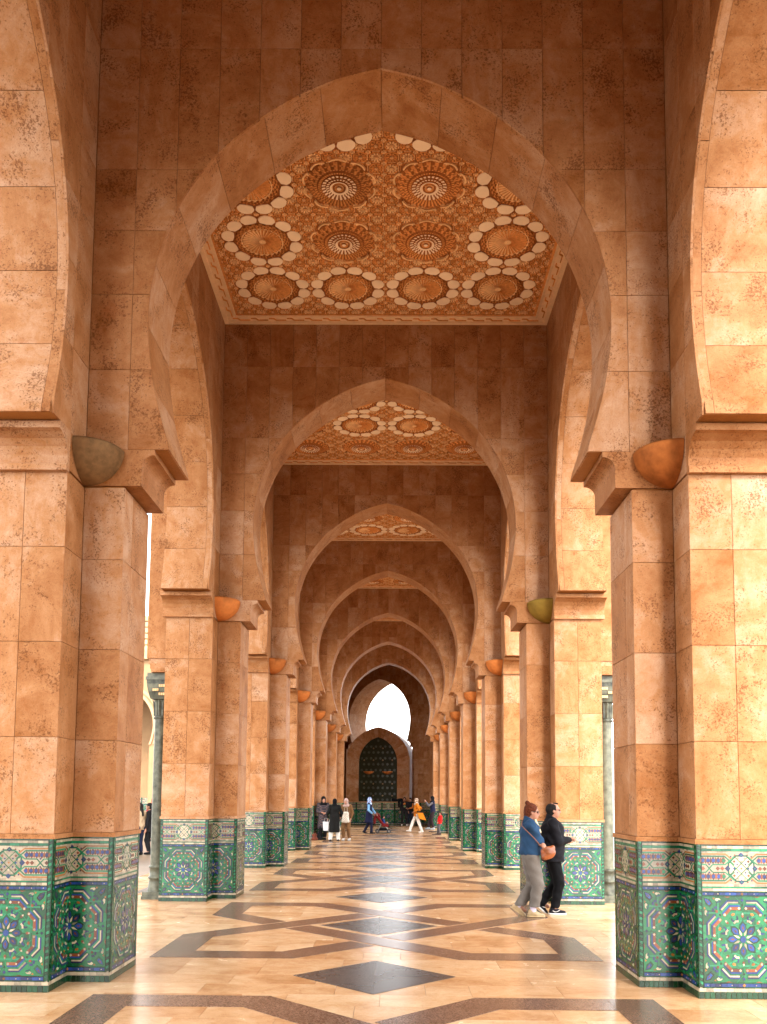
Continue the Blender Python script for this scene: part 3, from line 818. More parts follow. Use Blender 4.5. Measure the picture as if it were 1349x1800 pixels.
def ceil_field(kind):
    """small rosettes, stars and straps between the medallions, one carved mass"""
    mb = MB(); st = S_/6
    nx, ny = int(2*(XW-0.26)/st), int((D-DI-0.52)/st)
    meds = [((i-1.5)*S_, (j-1.5)*S_) for i in range(4) for j in range(4)]
    ring = lambda i, j: i in (0, 3) or j in (0, 3)
    rad = [0.59 if ring(i, j) == (kind == 0) else 0.475 for i in range(4) for j in range(4)]
    free = lambda x, y, r: all(math.hypot(x-a, y-b) > q_ + r for (a, b), q_ in zip(meds, rad))
    def petals(cx, cy, r, k, mi, ph=0.0, r0=0.28, h=0.013):
        for q in range(k):
            a = 2*math.pi*(q+ph)/k; w = math.pi/k*0.74
            p = [(r0*r, a), (0.78*r, a-w), (r, a), (0.78*r, a+w)]
            v = [(cx+rr*math.cos(t_), cy+rr*math.sin(t_), -h if m_ else -0.003) for m_, (rr, t_) in enumerate(p)]
            v += [(x, y, 0) for x, y, z in v]
            mb.add(v, [(3,2,1,0), (0,1,5,4), (1,2,6,5), (2,3,7,6), (3,0,4,7)], mi)
    def bar(x0, y0, x1, y1, w, mi, h=0.010):
        dx, dy = x1-x0, y1-y0; l = math.hypot(dx, dy); nx_, ny_ = -dy/l*w/2, dx/l*w/2
        q = [(x0+nx_,y0+ny_),(x1+nx_,y1+ny_),(x1-nx_,y1-ny_),(x0-nx_,y0-ny_)]
        if area(q) > 0: q = q[::-1]
        mb.add([(x, y, -h) for x, y in q] + [(x, y, 0) for x, y in q], [(0,1,2,3), (0,4,5,1), (1,5,6,2), (2,6,7,3), (3,7,4,0)], mi)
    for i in range(nx+1):
        for j in range(ny+1):
            cx, cy = (i-nx/2)*st, (j-ny/2)*st
            if free(cx, cy, -0.03):
                petals(cx, cy, 0.082, 10, 2 if (i+j) % 2 else 0)
                petals(cx, cy, 0.026, 6, 2, 0.5, 0.1, 0.018)
                k = 8
                for q in range(k):
                    a0, a1 = 2*math.pi*q/k, 2*math.pi*(q+1)/k
                    bar(cx+0.094*math.cos(a0), cy+0.094*math.sin(a0), cx+0.094*math.cos(a1), cy+0.094*math.sin(a1), 0.010, 0)
            hx_, hy_ = cx+st/2, cy+st/2
            if i < nx and j < ny and free(hx_, hy_, -0.05):
                petals(hx_, hy_, 0.05, 4, 0, 0.5); petals(hx_, hy_, 0.036, 4, 2, 0.0, 0.1, 0.016)
            for ax_, ay_, dx, dy in ((cx+st/2, cy, 1, 0), (cx, cy+st/2, 0, 1)):
                if free(ax_, ay_, -0.05):
                    bar(ax_-0.05*dy-0.012*dx, ay_-0.05*dx-0.012*dy, ax_+0.05*dy-0.012*dx, ay_+0.05*dx-0.012*dy, 0.008, 2)
                    bar(ax_-0.05*dy+0.012*dx, ay_-0.05*dx+0.012*dy, ax_+0.05*dy+0.012*dx, ay_+0.05*dx+0.012*dy, 0.008, 0)
    return mb.build('carved_field', CM)
def make_ceiling(kind):
    p = empty('ceiling', (0,0,0))
    hx, hy = XW, HB
    m_ = MB(); m_.box((-hx, -hy, 0.0), (hx, hy, 0.16)); m_.build('soffit_board', M['carved_dark'], p)
    tag(ceil_field(kind), kind='stuff').parent = p
    ob = {True: med_petal(), False: med_plain()}
    used = {True: False, False: False}
    for i in range(4):
        for j in range(4):
            ring = i in (0, 3) or j in (0, 3)
            pet = ring if kind == 0 else not ring
            o = ob[pet] if not used[pet] else inst(ob[pet], p)
            used[pet] = True
            o.parent = p; o.name = 'medallion'
            o.location = ((i-1.5)*S_, (j-1.5)*S_, -0.001)
    # cornice: stepped fillets with a running guilloche
    for k, (w, h0, mat) in enumerate(((0.07, 0.055, 'border'), (0.20, 0.026, 'border'), (0.235, 0.04, 'border'), (0.275, 0.018, 'carved'))):
        w0 = (0.0, 0.07, 0.20, 0.235)[k]
        for sx in (-1, 1):
            m_ = MB(); a, b = sorted((sx*(hx-w0), sx*(hx-w))); m_.box((a, -hy+w0, -h0), (b, hy-w0, 0.0)); m_.build('cornice_fillet', M[mat], p)
            m_ = MB(); a, b = sorted((sx*(hy-w0), sx*(hy-w))); m_.box((-hx+w, a, -h0), (hx-w, b, 0.0)); m_.build('cornice_fillet', M[mat], p)
    m_ = MB()
    def link_at(cx, cy, ax):
        pts = [(-0.15,-0.032),(-0.06,-0.032),(-0.02,0.022),(0.15,0.022),(0.15,0.036),(-0.035,0.036),(-0.075,-0.018),(-0.15,-0.018)]
        q = [((cx+u, cy+v) if ax == 0 else (cx+v, cy+u)) for u, v in pts]
        if area(q) > 0: q = q[::-1]
        k = len(q)
        m_.add([(x, y, -0.042) for x, y in q] + [(x, y, -0.02) for x, y in q], [tuple(range(k))] + [(i, k+i, k+(i+1) % k, (i+1) % k) for i in range(k)], 0)
    n = 17
    for i in range(n):
        for s in (-1, 1):
            link_at((i-(n-1)/2)*0.318, s*(hy-0.135), 0); link_at(s*(hx-0.135), (i-(n-1)/2)*0.318, 1)
    tag(m_.build('guilloche', [M['carved']], p), kind='stuff')
    return p
protos = [make_ceiling(0), make_ceiling(1)]
first = [True, True]
for n in range(-1, NB-1):  # first ceiling covers the unseen bay added to shade the corridor
    k = (n + 1) % 2
    o = protos[k] if first[k] else copy_tree(protos[k])
    first[k] = False
    o.location = (0, yp(n) + D/2, ZCEIL)
    tag(o, {-1: 'carved plaster ceiling behind the camera', 0: 'carved plaster ceiling over the bay the camera stands in', 1: 'nearest carved ceiling with cream petalled medallions seen through the first arch',
            2: 'second carved ceiling, framed by the second arch, petalled medallions in its middle'}.get(n, f'{ORD[n]} carved ceiling from the camera, seen through the {ORD[n]} arch'), 'ceiling', 'carved ceilings of the bays')
m_ = MB(); m_.box((-4.3, yp(-1)-2, 10.33), (4.3, 58, 11.5)); tag(m_.build('roof_slab', M['core']), kind='structure')  # unseen roof, added so no light leaks in above the ceilings

m_ = MB(); m_.box((-4.0, yp(-1)-1.6, 0), (4.0, yp(-1)-1.0, 10.32)); tag(m_.build('rear_wall', M['stone']), kind='structure')  # unseen wall added behind the camera to darken the upper walls

# ------------------------------------------------------------------ bowl lamps in the corners
LAMP = {'terra': simple('terracotta_bowl', (0.42, 0.135, 0.032), 0.7, 0.35, 5, bump=0.2, spec=0.1), 'grey': simple('grey_brown_bowl', (0.15, 0.082, 0.034), 0.7, 0.4, 9, bump=0.4, spec=0.08),
        'olive': simple('olive_bowl', (0.25, 0.155, 0.026), 0.7, 0.2, 5, spec=0.1)}
def lamp_mesh():
    mb = MB(); n, k = 18, 14
    rad, hgt, th = 0.375, 0.345, 0.014
    def ring(r, z):
        return [(r*math.cos(R(90*i/n)), r*math.sin(R(90*i/n)), z) for i in range(n+1)]
    rings = []
    for j in range(k+1):
        t_ = j/k; rings.append(ring(max(0.004, rad*math.sin(t_*math.pi/2)**0.92), hgt*(1-math.cos(t_*math.pi/2))**0.95))
    rings.append(ring(rad-th, hgt)); 
    for j in range(k, 1, -1):
        t_ = j/k; rings.append(ring(max(0.003, rad*math.sin(t_*math.pi/2)**0.92 - th), hgt*(1-math.cos(t_*math.pi/2))**0.95 + th))
    mb.v = [v for r_ in rings for v in r_]
    w = n+1
    for j in range(len(rings)-1):
        for i in range(n): mb.f.append((j*w+i, j*w+i+1, (j+1)*w+i+1, (j+1)*w+i)); mb.m.append(0)
    return mb
def lamp(s, n, mat, label):
    mb = lamp_mesh()
    p = empty('bowl_lamp', (s*(XW-0.003), yp(n)-A1-0.003, 4.735))
    # quarter bowl opening towards the corridor (-s in x) and the camera (-y)
    v = [(-s*x, -y, z) for x, y, z in mb.v]
    f = mb.f if s > 0 else [q[::-1] for q in mb.f]
    o = mesh_obj('bowl', v, f, mat, p, smooth=True)
    m2 = MB(); m2.box((-s*0.19-0.07, -0.21, 0.20), (-s*0.19+0.07, -0.11, 0.26)); m2.build('floodlight', simple_dark, p)
    tag(p, label, 'lamp', 'bowl lamps in the corners of the arches')
simple_dark = simple('dark_fitting', (0.03, 0.03, 0.03), 0.5)
for n in range(1, NB):
    for s in (-1, 1):
        side = 'left' if s < 0 else 'right'
        k = {(-1,1): 'grey', (1,2): 'olive'}.get((s, n), 'terra')
        lab = {(-1,1): 'large grey-brown bowl lamp in the corner of the nearest left pier', (1,1): 'large orange bowl lamp in the corner of the nearest right pier',
               (1,2): 'olive yellow bowl lamp in the corner of the second right pier'}.get((s, n), f'terracotta bowl lamp in the corner of the {ORD[n]} {side} pier')
        lamp(s, n, LAMP[k], lab)

# ------------------------------------------------------------------ marble columns outside the piers
def column(s, n):
    p = empty('marble_column', (s*3.80, yp(n)-A2+0.42, 0))
    m_ = MB(); m_.box((-0.152, -0.19, 0.0), (0.2, 0.19, 0.05)); m_.box((-0.152, -0.175, 0.05), (0.19, 0.175, 0.12)) 
    if s < 0: m_.v = [(-x, y, z) for x, y, z in m_.v]; m_.f = [f[::-1] for f in m_.f]
    m_.build('plinth', M['marble'], p)
    m_ = MB(); m_.lathe([(0.145,0.12),(0.14,0.16),(0.122,0.27),(0.112,0.32),(0.132,0.33),(0.136,0.35),(0.130,0.37),(0.112,0.375),(0.112,0.50),(0.128,0.51),(0.130,0.53),(0.122,0.545),(0.106,0.56)], n=28); m_.build('base', M['marble'], p, True)
    m_ = MB(); m_.lathe([(0.105,0.56),(0.106,1.5),(0.103,2.6),(0.100,3.02)], n=28); m_.build('shaft', M['marble'], p, True)
    m_ = MB(); m_.lathe([(0.10,3.02),(0.120,3.025),(0.124,3.045),(0.118,3.06),(0.104,3.065)], n=28); 
    # fluted neck with pointed leaves
    k = 24
    for i in range(12):
        a = 2*math.pi*i/12; w = math.pi/12*0.8
        prof = [(0.112, 3.08, w), (0.118, 3.22, w), (0.126, 3.30, w*0.9), (0.14, 3.345, w*0.35)]
        v = []
        for r, z, ww in prof: v += [(r*math.cos(a-ww), r*math.sin(a-ww), z), ((r+0.014)*math.cos(a), (r+0.014)*math.sin(a), z), (r*math.cos(a+ww), r*math.sin(a+ww), z)]
        m_.add(v, [f for j in range(3) for f in ((3*j,3*j+1,3*j+4,3*j+3), (3*j+1,3*j+2,3*j+5,3*j+4))])
    m_.lathe([(0.104,3.06),(0.108,3.2),(0.118,3.34),(0.13,3.36)], n=24)
    m_.build('capital', M['marble'], p)
    m_ = MB()
    w = lambda t_: 0.152 + 0.05*t_
    for j in range(5):
        t0, t1 = j/5, (j+1)/5
        a0, a1 = 0.15+0.055*math.sin(t0*math.pi/2), 0.15+0.055*math.sin(t1*math.pi/2)
        m_.add([(-0.152,-a0,3.36+0.32*t0),(a0,-a0,3.36+0.32*t0),(a0,a0,3.36+0.32*t0),(-0.152,a0,3.36+0.32*t0),(-0.152,-a1,3.36+0.32*t1),(a1,-a1,3.36+0.32*t1),(a1,a1,3.36+0.32*t1),(-0.152,a1,3.36+0.32*t1)], [(0,1,5,4),(1,2,6,5),(2,3,7,6),(3,0,4,7)] + ([(3,2,1,0)] if j == 0 else []))
    m_.box((-0.153,-0.22,3.68), (0.22,0.22,3.735)); m_.box((-0.153,-0.2,3.735), (0.2,0.2,3.80))
    # carved scrolls on the front of the block
    for i in range(9):
        a = i*1.7; x, z = -0.09+0.035*(i % 6), 3.44+0.07*(i // 3)
        m_.box((x-0.013,-0.212,z-0.02), (x+0.013,-0.19,z+0.02), 1)
    if s < 0: m_.v = [(-x, y, z) for x, y, z in m_.v]; m_.f = [f[::-1] for f in m_.f]
    m_.build('carved_block', [M['marble'], M['gilt']], p)
    side = 'left' if s < 0 else 'right'
    tag(p, f'slim grey-green marble column outside the {ORD[n]} {side} pier', 'column', 'marble columns outside the piers')
for n in (2, 3):
    for s in (-1, 1): column(s, n)

# ------------------------------------------------------------------ the dark end of the corridor
YE = 53.0
ew = empty('end_dado_wall', (0, YE-0.3, 0))
tag(ew, 'low green and white mosaic wall closing the far end of the corridor', 'wall')
m_ = MB(); m_.box((-4.2, 0.006, 0), (4.2, 0.30, 1.335)); m_.build('core', Z['grout'], ew)
for i in range(11):
    o = bpy.data.objects.new('zellige_field', ZMESH['full', True]); link(o, ew); o.location = ((i-5)*0.765, 0, 0); o.scale = (0.765/0.78, 1, 1); tag(o, kind='stuff')
m_ = MB(); m_.box((-4.2, -0.014, 1.342), (4.2, 0.3, 1.384)); m_.build('coping', M['stone'], ew)
# side walls of the end bay
for s in (-1, 1):
    p = empty('end_side_wall', (s*3.25, 51.6, 0))
    m_ = MB(); m_.box((-0.37, -2.2, 0), (0.37, 5.4, 11.2)); m_.build('core', M['core'], p)
    for i in range(8):
        for z0, z1 in zip(COURSE + [5.6, 6.5, 7.4, 8.3, 9.2], (COURSE + [5.6, 6.5, 7.4, 8.3, 9.2, 10.1])[1:]):
            piece('stone_panel', rect(-2.2+i*0.66, z0, -2.2+(i+1)*0.66, z1), ((-s*0.392, 0, 0), (0,1,0), (0,0,1), (-s,0,0)), M['stone'], p)
    tag(p, f'plain dark stone wall on the {"left" if s < 0 else "right"} of the far end bay', 'wall', 'side walls of the end bay')
# diagonal wall with the open arch
PHI = R(-32)
dw = empty('end_arch', (-0.12, 56.0, 0), PHI)
TD = 1.0
for s in (-1, 1):
    fr = ((0, -TD, 0), (s,0,0), (0,0,1), (0,-1,0))
    for i in range(10):
        for z0, z1 in zip([1.35, 2.2, 3.1, 4.0, 4.742] + ZC, [2.2, 3.1, 4.0, 4.742] + ZC + [11.0]):
            if z1 - z0 < 0.3 and z0 > 4.7: pass
            q = outside(CW*i, z0, CW*(i+1), z1) if z0 > 5.0 else (rect(max(CW*i, XI), z0, CW*(i+1), z1) if CW*(i+1) > XI + 0.02 else None)
            if q: piece('stone_panel', q, fr, M['stone'], dw)
    extrude_poly(CORB[:-1] + [(XW, 5.1045)], ((0, 0, 0), (s,0,0), (0,0,1), (0,1,0)), -TD-0.002, TD, 'corbel', M['stone'], dw)
    extrude_poly(core_poly(0.019, 5.2, 11.2), ((0, 0, 0), (s,0,0), (0,0,1), (0,1,0)), -TD+0.022, TD, 'wall_core', M['core'], dw)
    extrude_poly(rect(XI+0.02, 0, 5.2, 5.1), ((0, 0, 0), (s,0,0), (0,0,1), (0,1,0)), -TD+0.022, TD-0.01, 'wall_core', M['core'], dw)
voussoirs(dw, M['stone'], lambda x, z, t: (x, t, z), -TD+0.026, TD)
tag(dw, 'dark diagonal end wall with a horseshoe arch open to the white sky', 'arch')
# vaulted fountain niche in front of it
nc = empty('fountain_niche', (-0.66, 53.6, 0), R(-9))
NW, NS, NA = 1.95, 3.95, 5.95              # half width, springing, top
def niche_arc(w, z0, z1, n=22):            # pointed arch outline from (w, z0) over the top to (-w, z0)
    pts = []
    for i in range(n+1):
        x = w*math.cos(math.pi*i/n); c_ = 0.32*w; r_ = w + c_
        z = z0 + (z1-z0)*math.sqrt(max(0, r_*r_ - (abs(x)+c_)**2))/math.sqrt(r_*r_ - c_*c_)
        pts.append((x, z))
    return pts
outer = niche_arc(NW, NS, NA); inner = niche_arc(1.19, 3.75, 5.32)
k = len(outer)
fr = ((0, 0, 0), (1,0,0), (0,0,1), (0,-1,0))
body = [(-NW, 0)] + [(NW, 0)] + outer[0:]
extrude_poly([(-NW,0.0),(NW,0.0)] + outer, ((0,0,0),(1,0,0),(0,0,1),(0,1,0)), 0.16, 2.6, 'barrel_vault', simple('weathered_vault', (0.30, 0.15, 0.09), 0.7, 0.3, 3), nc)
m_ = MB()
# front archivolt built of voussoirs
for i in range(k-1):
    q = [outer[i], outer[i+1], inner[i+1], inner[i]]
    piece('archivolt_stone', q, fr, M['stone'], nc, th=0.18)
for s in (-1, 1):
    for z0, z1 in ((0.0, 1.35), (1.35, 2.2), (2.2, 3.05), (3.05, 3.80)):
        piece('jamb_stone', [(s*1.19, z0), (s*NW, z0), (s*NW, z1 if z1 < 3.7 else NS), (s*1.19, z1 if z1 < 3.7 else 3.75)], fr, M['stone'], nc, th=0.18)
panel_green = simple('dark_green_mosaic_panel', (0.018, 0.019, 0.008), 0.6, 0.5, 40, spec=0.15)
extrude_poly([(-1.19,0.0),(1.19,0.0)] + inner, ((0,0,0),(1,0,0),(0,0,1),(0,1,0)), 0.10, 0.155, 'mosaic_panel', panel_green, nc)
starm = MB()
starm.lathe([(0.001,0.016),(0.025,0.014),(0.045,0.006),(0.05,0.0)], n=12)
st0 = None
for i in range(4):
    for j in range(5):
        x, z = (i-1.5)*0.58, 1.75 + j*0.72
        if j == 4 and i in (0, 3): continue
        if st0 is None:
            st0 = mesh_obj('boss', [(a, -c, b) for a, b, c in starm.v], starm.f, simple('dull_brass', (0.16, 0.09, 0.03), 0.5), nc); o = st0
        else: o = inst(st0, nc)
        o.location = (x, 0.10, z)
for i in range(-4, 5):                      # raised mosaic stars between the bosses
    for j in range(0, 12):
        x, z = i*0.29 + (0.145 if j % 2 else 0), 1.5 + j*0.36
        if abs(x) > 1.1 or z > 3.75 + 1.5*math.sqrt(max(0, 1-(x/1.19)**2)) - 0.15: continue
        v, f = slab([(x+0.1*math.cos(t*math.pi/8)*(1 if t % 2 else 0.6), z+0.1*math.sin(t*math.pi/8)*(1 if t % 2 else 0.6)) for t in range(16)], ((0,0.096,0),(1,0,0),(0,0,1),(0,-1,0)), 0.004, 0.001, 0.001)
        m_.add(v, f, 0)
tag(m_.build('mosaic_stars', [simple('olive_mosaic_star', (0.03, 0.035, 0.016), 0.35, 0.4, 30)], nc), kind='stuff')
for s in (-1, 1):
    m_ = MB(); m_.lathe([(0.005,-0.16),(0.12,-0.14),(0.24,-0.08),(0.32,0.02),(0.30,0.02),(0.2,-0.06),(0.005,-0.1)], n=14, a0=math.pi, a1=2*math.pi)
    o = m_.build('wall_bowl', LAMP['terra'], nc, True); o.location = (s*0.58, 0.12, 3.2)
tag(nc, 'vaulted stone niche with dark green mosaic panel at the far end', 'niche')

# ------------------------------------------------------------------ far building across the plaza, left
fb = empty('arcade_building', (-15.2, 60.0, 0))
fbw = simple('pale_ochre_wall', (0.26, 0.145, 0.06), 0.7, 0.1, 2)
fbc = simple('pale_archivolt', (0.34, 0.21, 0.10), 0.7, 0.1, 2)
arc = [(x*1.0, z*1.0) for x, z in ARCH]
for c in range(3):
    cx = c*6.6 - 9.9
    for s in (-1, 1):
        pts = [(x, z) for x, z in arc] + [(arc[-1][0], 0.0), (3.3, 0.0), (3.3, 11.0), (0.0, 11.0)]
        extrude_poly(pts, ((cx, 0, 0), (s,0,0), (0,0,1), (0,1,0)), 0.0, 0.9, 'wall', fbw, fb)
    pts = []
    for off, pr in ((0.0, 0.14), (0.28, 0.08)):
        for s in (-1, 1):
            a = [(s*(x*(1+off/2.3)), z + off*(0.9 if z > 5.5 else 0.2)) for x, z in arc]
            b = [(s*(x*(1+(off+0.16)/2.3)), z + (off+0.16)*(0.9 if z > 5.5 else 0.2)) for x, z in arc]
            extrude_poly(a + b[::-1], ((cx, 0, 0), (1,0,0), (0,0,1), (0,-1,0)), -0.01, pr, 'archivolt', fbc, fb)
m_ = MB(); m_.box((-14, 5.0, 0), (8, 5.4, 11)); m_.build('rear_wall', fbw, fb)
m_ = MB(); m_.box((-14, -0.4, 11.0), (8, 5.6, 11.6)); m_.build('cornice', fbc, fb)
for i in range(6):
    m_ = MB(); m_.box((-14, -0.3+0.03*i, 11.6+0.42*i), (8, 5.5, 11.6+0.42*i+0.34)); m_.build('roof_course', fbc, fb)
for i in range(26):
    o = bpy.data.objects.new('zellige_field', ZMESH['full', True]); link(o, fb); o.location = (-13.6+i*0.78, 4.99, 0.0); o.scale = (1, 1, 1.1); tag(o, kind='stuff')
for c in range(3):
    m_ = MB(); m_.lathe([(0.005,-0.3),(0.16,-0.25),(0.27,-0.1),(0.30,0.05),(0.28,0.05),(0.005,-0.2)], n=14, a0=math.pi, a1=2*math.pi)
    o = m_.build('wall_bowl', LAMP['olive'], fb, True); o.location = (c*6.6-6.0, 4.99, 4.4)
tag(fb, 'pale ochre arcade building across the plaza, seen past the nearest left pier', 'building')
# ------------------------------------------------------------------ figures: implicit shapes turned into one smooth surface
def _n(v): return np.asarray(v, dtype=np.float32)
def cap(a, b, ra, rb=None): return ('c', _n(a), _n(b), float(ra), float(ra if rb is None else rb))
def ell(c, r, tilt=0.0): return ('e', _n(c), _n(r), float(tilt))
def sdf(P, q):
    if q[0] == 'c':
        _, a, b, ra, rb = q
        ab = b - a; l2 = float(ab @ ab) + 1e-9
        t = np.clip(((P - a) @ ab)/l2, 0, 1)
        d = P - a - t[..., None]*ab
        return np.sqrt((d*d).sum(-1)) - (ra + t*(rb - ra))
    _, c, r, tl = q
    d = P - c
    if tl:
        ct, st = math.cos(tl), math.sin(tl)
        d = np.stack((d[..., 0]*ct + d[..., 2]*st, d[..., 1], -d[..., 0]*st + d[..., 2]*ct), -1)
    k = np.sqrt(((d/r)**2).sum(-1)); k2 = np.sqrt(((d/(r*r))**2).sum(-1)) + 1e-6
    return k*(k - 1)/k2
def reach(q):
    if q[0] == 'c': m = max(q[3], q[4]); return np.minimum(q[1], q[2]) - m, np.maximum(q[1], q[2]) + m
    m = float(max(q[2])); return q[1] - m, q[1] + m
def blob(name, prims, mat, parent, vox=0.02, k=0.03, cuts=(), holes=(), folds=0.0, fscale=14.0, seed=0.0, smooth=True):
    """smooth union of prims, cut by half spaces (normal, d): kept where n.p <= d, minus holes; meshed by surface nets"""
    lo = np.min([reach(q)[0] for q in prims], 0) - 3*vox; hi = np.max([reach(q)[1] for q in prims], 0) + 3*vox
    nn = np.ceil((hi - lo)/vox).astype(int) + 1
    ax = [lo[i] + vox*np.arange(nn[i], dtype=np.float32) for i in range(3)]
    P = np.stack(np.meshgrid(*ax, indexing='ij'), -1).astype(np.float32)
    F = np.full(P.shape[:3], 9.0, dtype=np.float32)
    for q in prims:
        a, b = reach(q); a = a - k - 2*vox; b = b + k + 2*vox
        i0 = np.maximum(0, np.floor((a - lo)/vox)).astype(int); i1 = np.minimum(nn, np.ceil((b - lo)/vox).astype(int) + 1)
        sl_ = tuple(slice(int(x), int(y)) for x, y in zip(i0, i1))
        d = sdf(P[sl_], q); f = F[sl_]
        h = np.clip(0.5 + 0.5*(d - f)/k, 0, 1)
        F[sl_] = d*(1-h) + f*h - k*h*(1-h)
    if folds:
        s_ = fscale
        F += folds*(np.sin(P[...,0]*s_ + 2.1*np.sin(P[...,2]*s_*0.7 + seed) + seed)*np.sin(P[...,2]*s_*0.8 + 1.7*np.sin(P[...,1]*s_*0.9) + 2*seed)*0.7
                    + 0.5*np.sin(P[...,2]*s_*2.1 + P[...,0]*s_*1.3 + 3*np.sin(P[...,1]*s_ + seed)))
    for n_, d_ in cuts: F = np.maximum(F, P @ _n(n_) - d_)
    for q in holes: F = np.maximum(F, -sdf(P, q))
    F[0], F[-1], F[:, 0], F[:, -1], F[:, :, 0], F[:, :, -1] = (1.0,)*6
    ins_ = F < 0
    c8 = [(i, j, l) for i in (0, 1) for j in (0, 1) for l in (0, 1)]
    S8 = np.stack([F[i:nn[0]-1+i, j:nn[1]-1+j, l:nn[2]-1+l] for i, j, l in c8], -1)
    I8 = S8 < 0; act = I8.any(-1) & ~I8.all(-1)
    idx = -np.ones(act.shape, dtype=np.int64); cells = np.argwhere(act); idx[act] = np.arange(len(cells))
    acc = np.zeros((len(cells), 3)); cnt = np.zeros(len(cells)); Sa = S8[act]
    ed = [(a, b) for a in range(8) for b in range(a+1, 8) if sum(abs(c8[a][q]-c8[b][q]) for q in range(3)) == 1]
    C8 = np.array(c8, dtype=float)
    for a, b in ed:
        va, vb = Sa[:, a], Sa[:, b]; m_ = (va < 0) != (vb < 0)
        t = np.where(m_, va/np.where(m_, va - vb, 1), 0)
        acc[m_] += (C8[a] + t[:, None]*(C8[b]-C8[a]))[m_]; cnt[m_] += 1
    V = (cells + acc/np.maximum(cnt, 1)[:, None])*vox + lo
    faces = []
    for d_ in range(3):
        e1, e2 = [q for q in range(3) if q != d_]
        sl0 = [slice(1, nn[q]-1) for q in range(3)]; sl0[d_] = slice(0, nn[d_]-1)
        sl1 = list(sl0); sl1[d_] = slice(1, nn[d_])
        A_ = ins_[tuple(sl0)]; B_ = ins_[tuple(sl1)]
        off = np.array([1, 1, 1]); off[d_] = 0
        for flip, m_ in ((False, A_ & ~B_), (True, ~A_ & B_)):
            g = np.argwhere(m_) + off
            if not len(g): continue
            u = np.zeros(3, int); u[e1] = 1; w = np.zeros(3, int); w[e2] = 1
            q = np.stack([idx[tuple((g - x).T)] for x in (u + w, w, 0*u, u)], 1)
            if flip != (d_ == 1): q = q[:, ::-1]
            faces.append(q)
    Fq = np.concatenate(faces)
    me = bpy.data.meshes.new(name)
    me.vertices.add(len(V)); me.vertices.foreach_set('co', V.astype(np.float32).ravel())
    me.loops.add(Fq.size); me.loops.foreach_set('vertex_index', Fq.ravel().astype(np.int32))
    me.polygons.add(len(Fq)); me.polygons.foreach_set('loop_start', np.arange(0, Fq.size, 4, dtype=np.int32)); me.polygons.foreach_set('loop_total', np.full(len(Fq), 4, dtype=np.int32))
    me.update(calc_edges=True); me.validate()
    me.polygons.foreach_set('use_smooth', np.full(len(me.polygons), smooth, dtype=bool))
    me.materials.append(mat); me.update()
    return link(bpy.data.objects.new(name, me), parent)
def tube(mb, pts, r, n=8, mi=0):
    pts = [Vector(p) for p in pts]; rings = []
    for i, p in enumerate(pts):
        t = (pts[min(i+1, len(pts)-1)] - pts[max(i-1, 0)]).normalized()
        a = t.orthogonal().normalized() if i == 0 else (rings_a - t*rings_a.dot(t)).normalized()
        rings_a = a; b = t.cross(a)
        rings.append([tuple(p + r*(math.cos(2*math.pi*j/n)*a + math.sin(2*math.pi*j/n)*b)) for j in range(n)])
    fs = [(i*n+j, i*n+(j+1) % n, (i+1)*n+(j+1) % n, (i+1)*n+j) for i in range(len(pts)-1) for j in range(n)]
    fs += [tuple(range(n))[::-1], tuple((len(pts)-1)*n+j for j in range(n))]
    mb.add([v for r_ in rings for v in r_], fs, mi)
_cl = {}
def cloth(c, rough=0.85, scale=220.0):
    c = tuple(x*0.78 for x in c)
    if c in _cl: return _cl[c]
    m, t, b = new_mat('cloth_%d' % len(_cl))
    tc = N(t, 'ShaderNodeTexCoord')
    n1 = N(t, 'ShaderNodeTexNoise', Scale=scale, Detail=2.0); L(t, tc.outputs['Object'], n1.inputs['Vector'])
    n2 = N(t, 'ShaderNodeTexNoise', Scale=6.0, Detail=4.0); L(t, tc.outputs['Object'], n2.inputs['Vector'])
    f = mth(t, 'ADD', mth(t, 'MULTIPLY', n1.outputs[0], 0.5), mth(t, 'MULTIPLY', n2.outputs[0], 0.5))
    L(t, ramp(t, f, [(0.3, tuple(x*0.75 for x in c)), (0.7, tuple(min(0.95, x*1.2) for x in c))]).outputs[0], b.inputs['Base Color'])
    b.inputs['Roughness'].default_value = rough; b.inputs['Specular IOR Level'].default_value = 0.12
    bp = N(t, 'ShaderNodeBump', Strength=0.3, Distance=0.003); L(t, n2.outputs[0], bp.inputs['Height']); L(t, bp.outputs[0], b.inputs['Normal'])
    _cl[c] = m; return m
def pattern_cloth(name, base, lines, sc, thick=0.12):
    m, t, b = new_mat(name)
    tc = N(t, 'ShaderNodeTexCoord')
    br = N(t, 'ShaderNodeTexBrick', Scale=sc); br.offset = 0.0
    br.inputs['Brick Width'].default_value = 1.0; br.inputs['Row Height'].default_value = 1.0; br.inputs['Mortar Size'].default_value = thick
    br.inputs['Color1'].default_value = base + (1,); br.inputs['Color2'].default_value = tuple(x*1.3 for x in base) + (1,); br.inputs['Mortar'].default_value = lines + (1,)
    mp = N(t, 'ShaderNodeMapping'); mp.inputs['Rotation'].default_value = (R(90), 0, R(40)); L(t, tc.outputs['Object'], mp.inputs[0]); L(t, mp.outputs[0], br.inputs['Vector'])
    L(t, br.outputs[0], b.inputs['Base Color']); b.inputs['Roughness'].default_value = 0.85
    return m
def print_cloth(name, a, c, sc=30.0):
    m, t, b = new_mat(name)
    tc = N(t, 'ShaderNodeTexCoord'); n1 = N(t, 'ShaderNodeTexNoise', Scale=sc, Detail=2.0); L(t, tc.outputs['Object'], n1.inputs['Vector'])
    L(t, ramp(t, n1.outputs[0], [(0.45, a), (0.55, c)]).outputs[0], b.inputs['Base Color']); b.inputs['Roughness'].default_value = 0.8
    return m
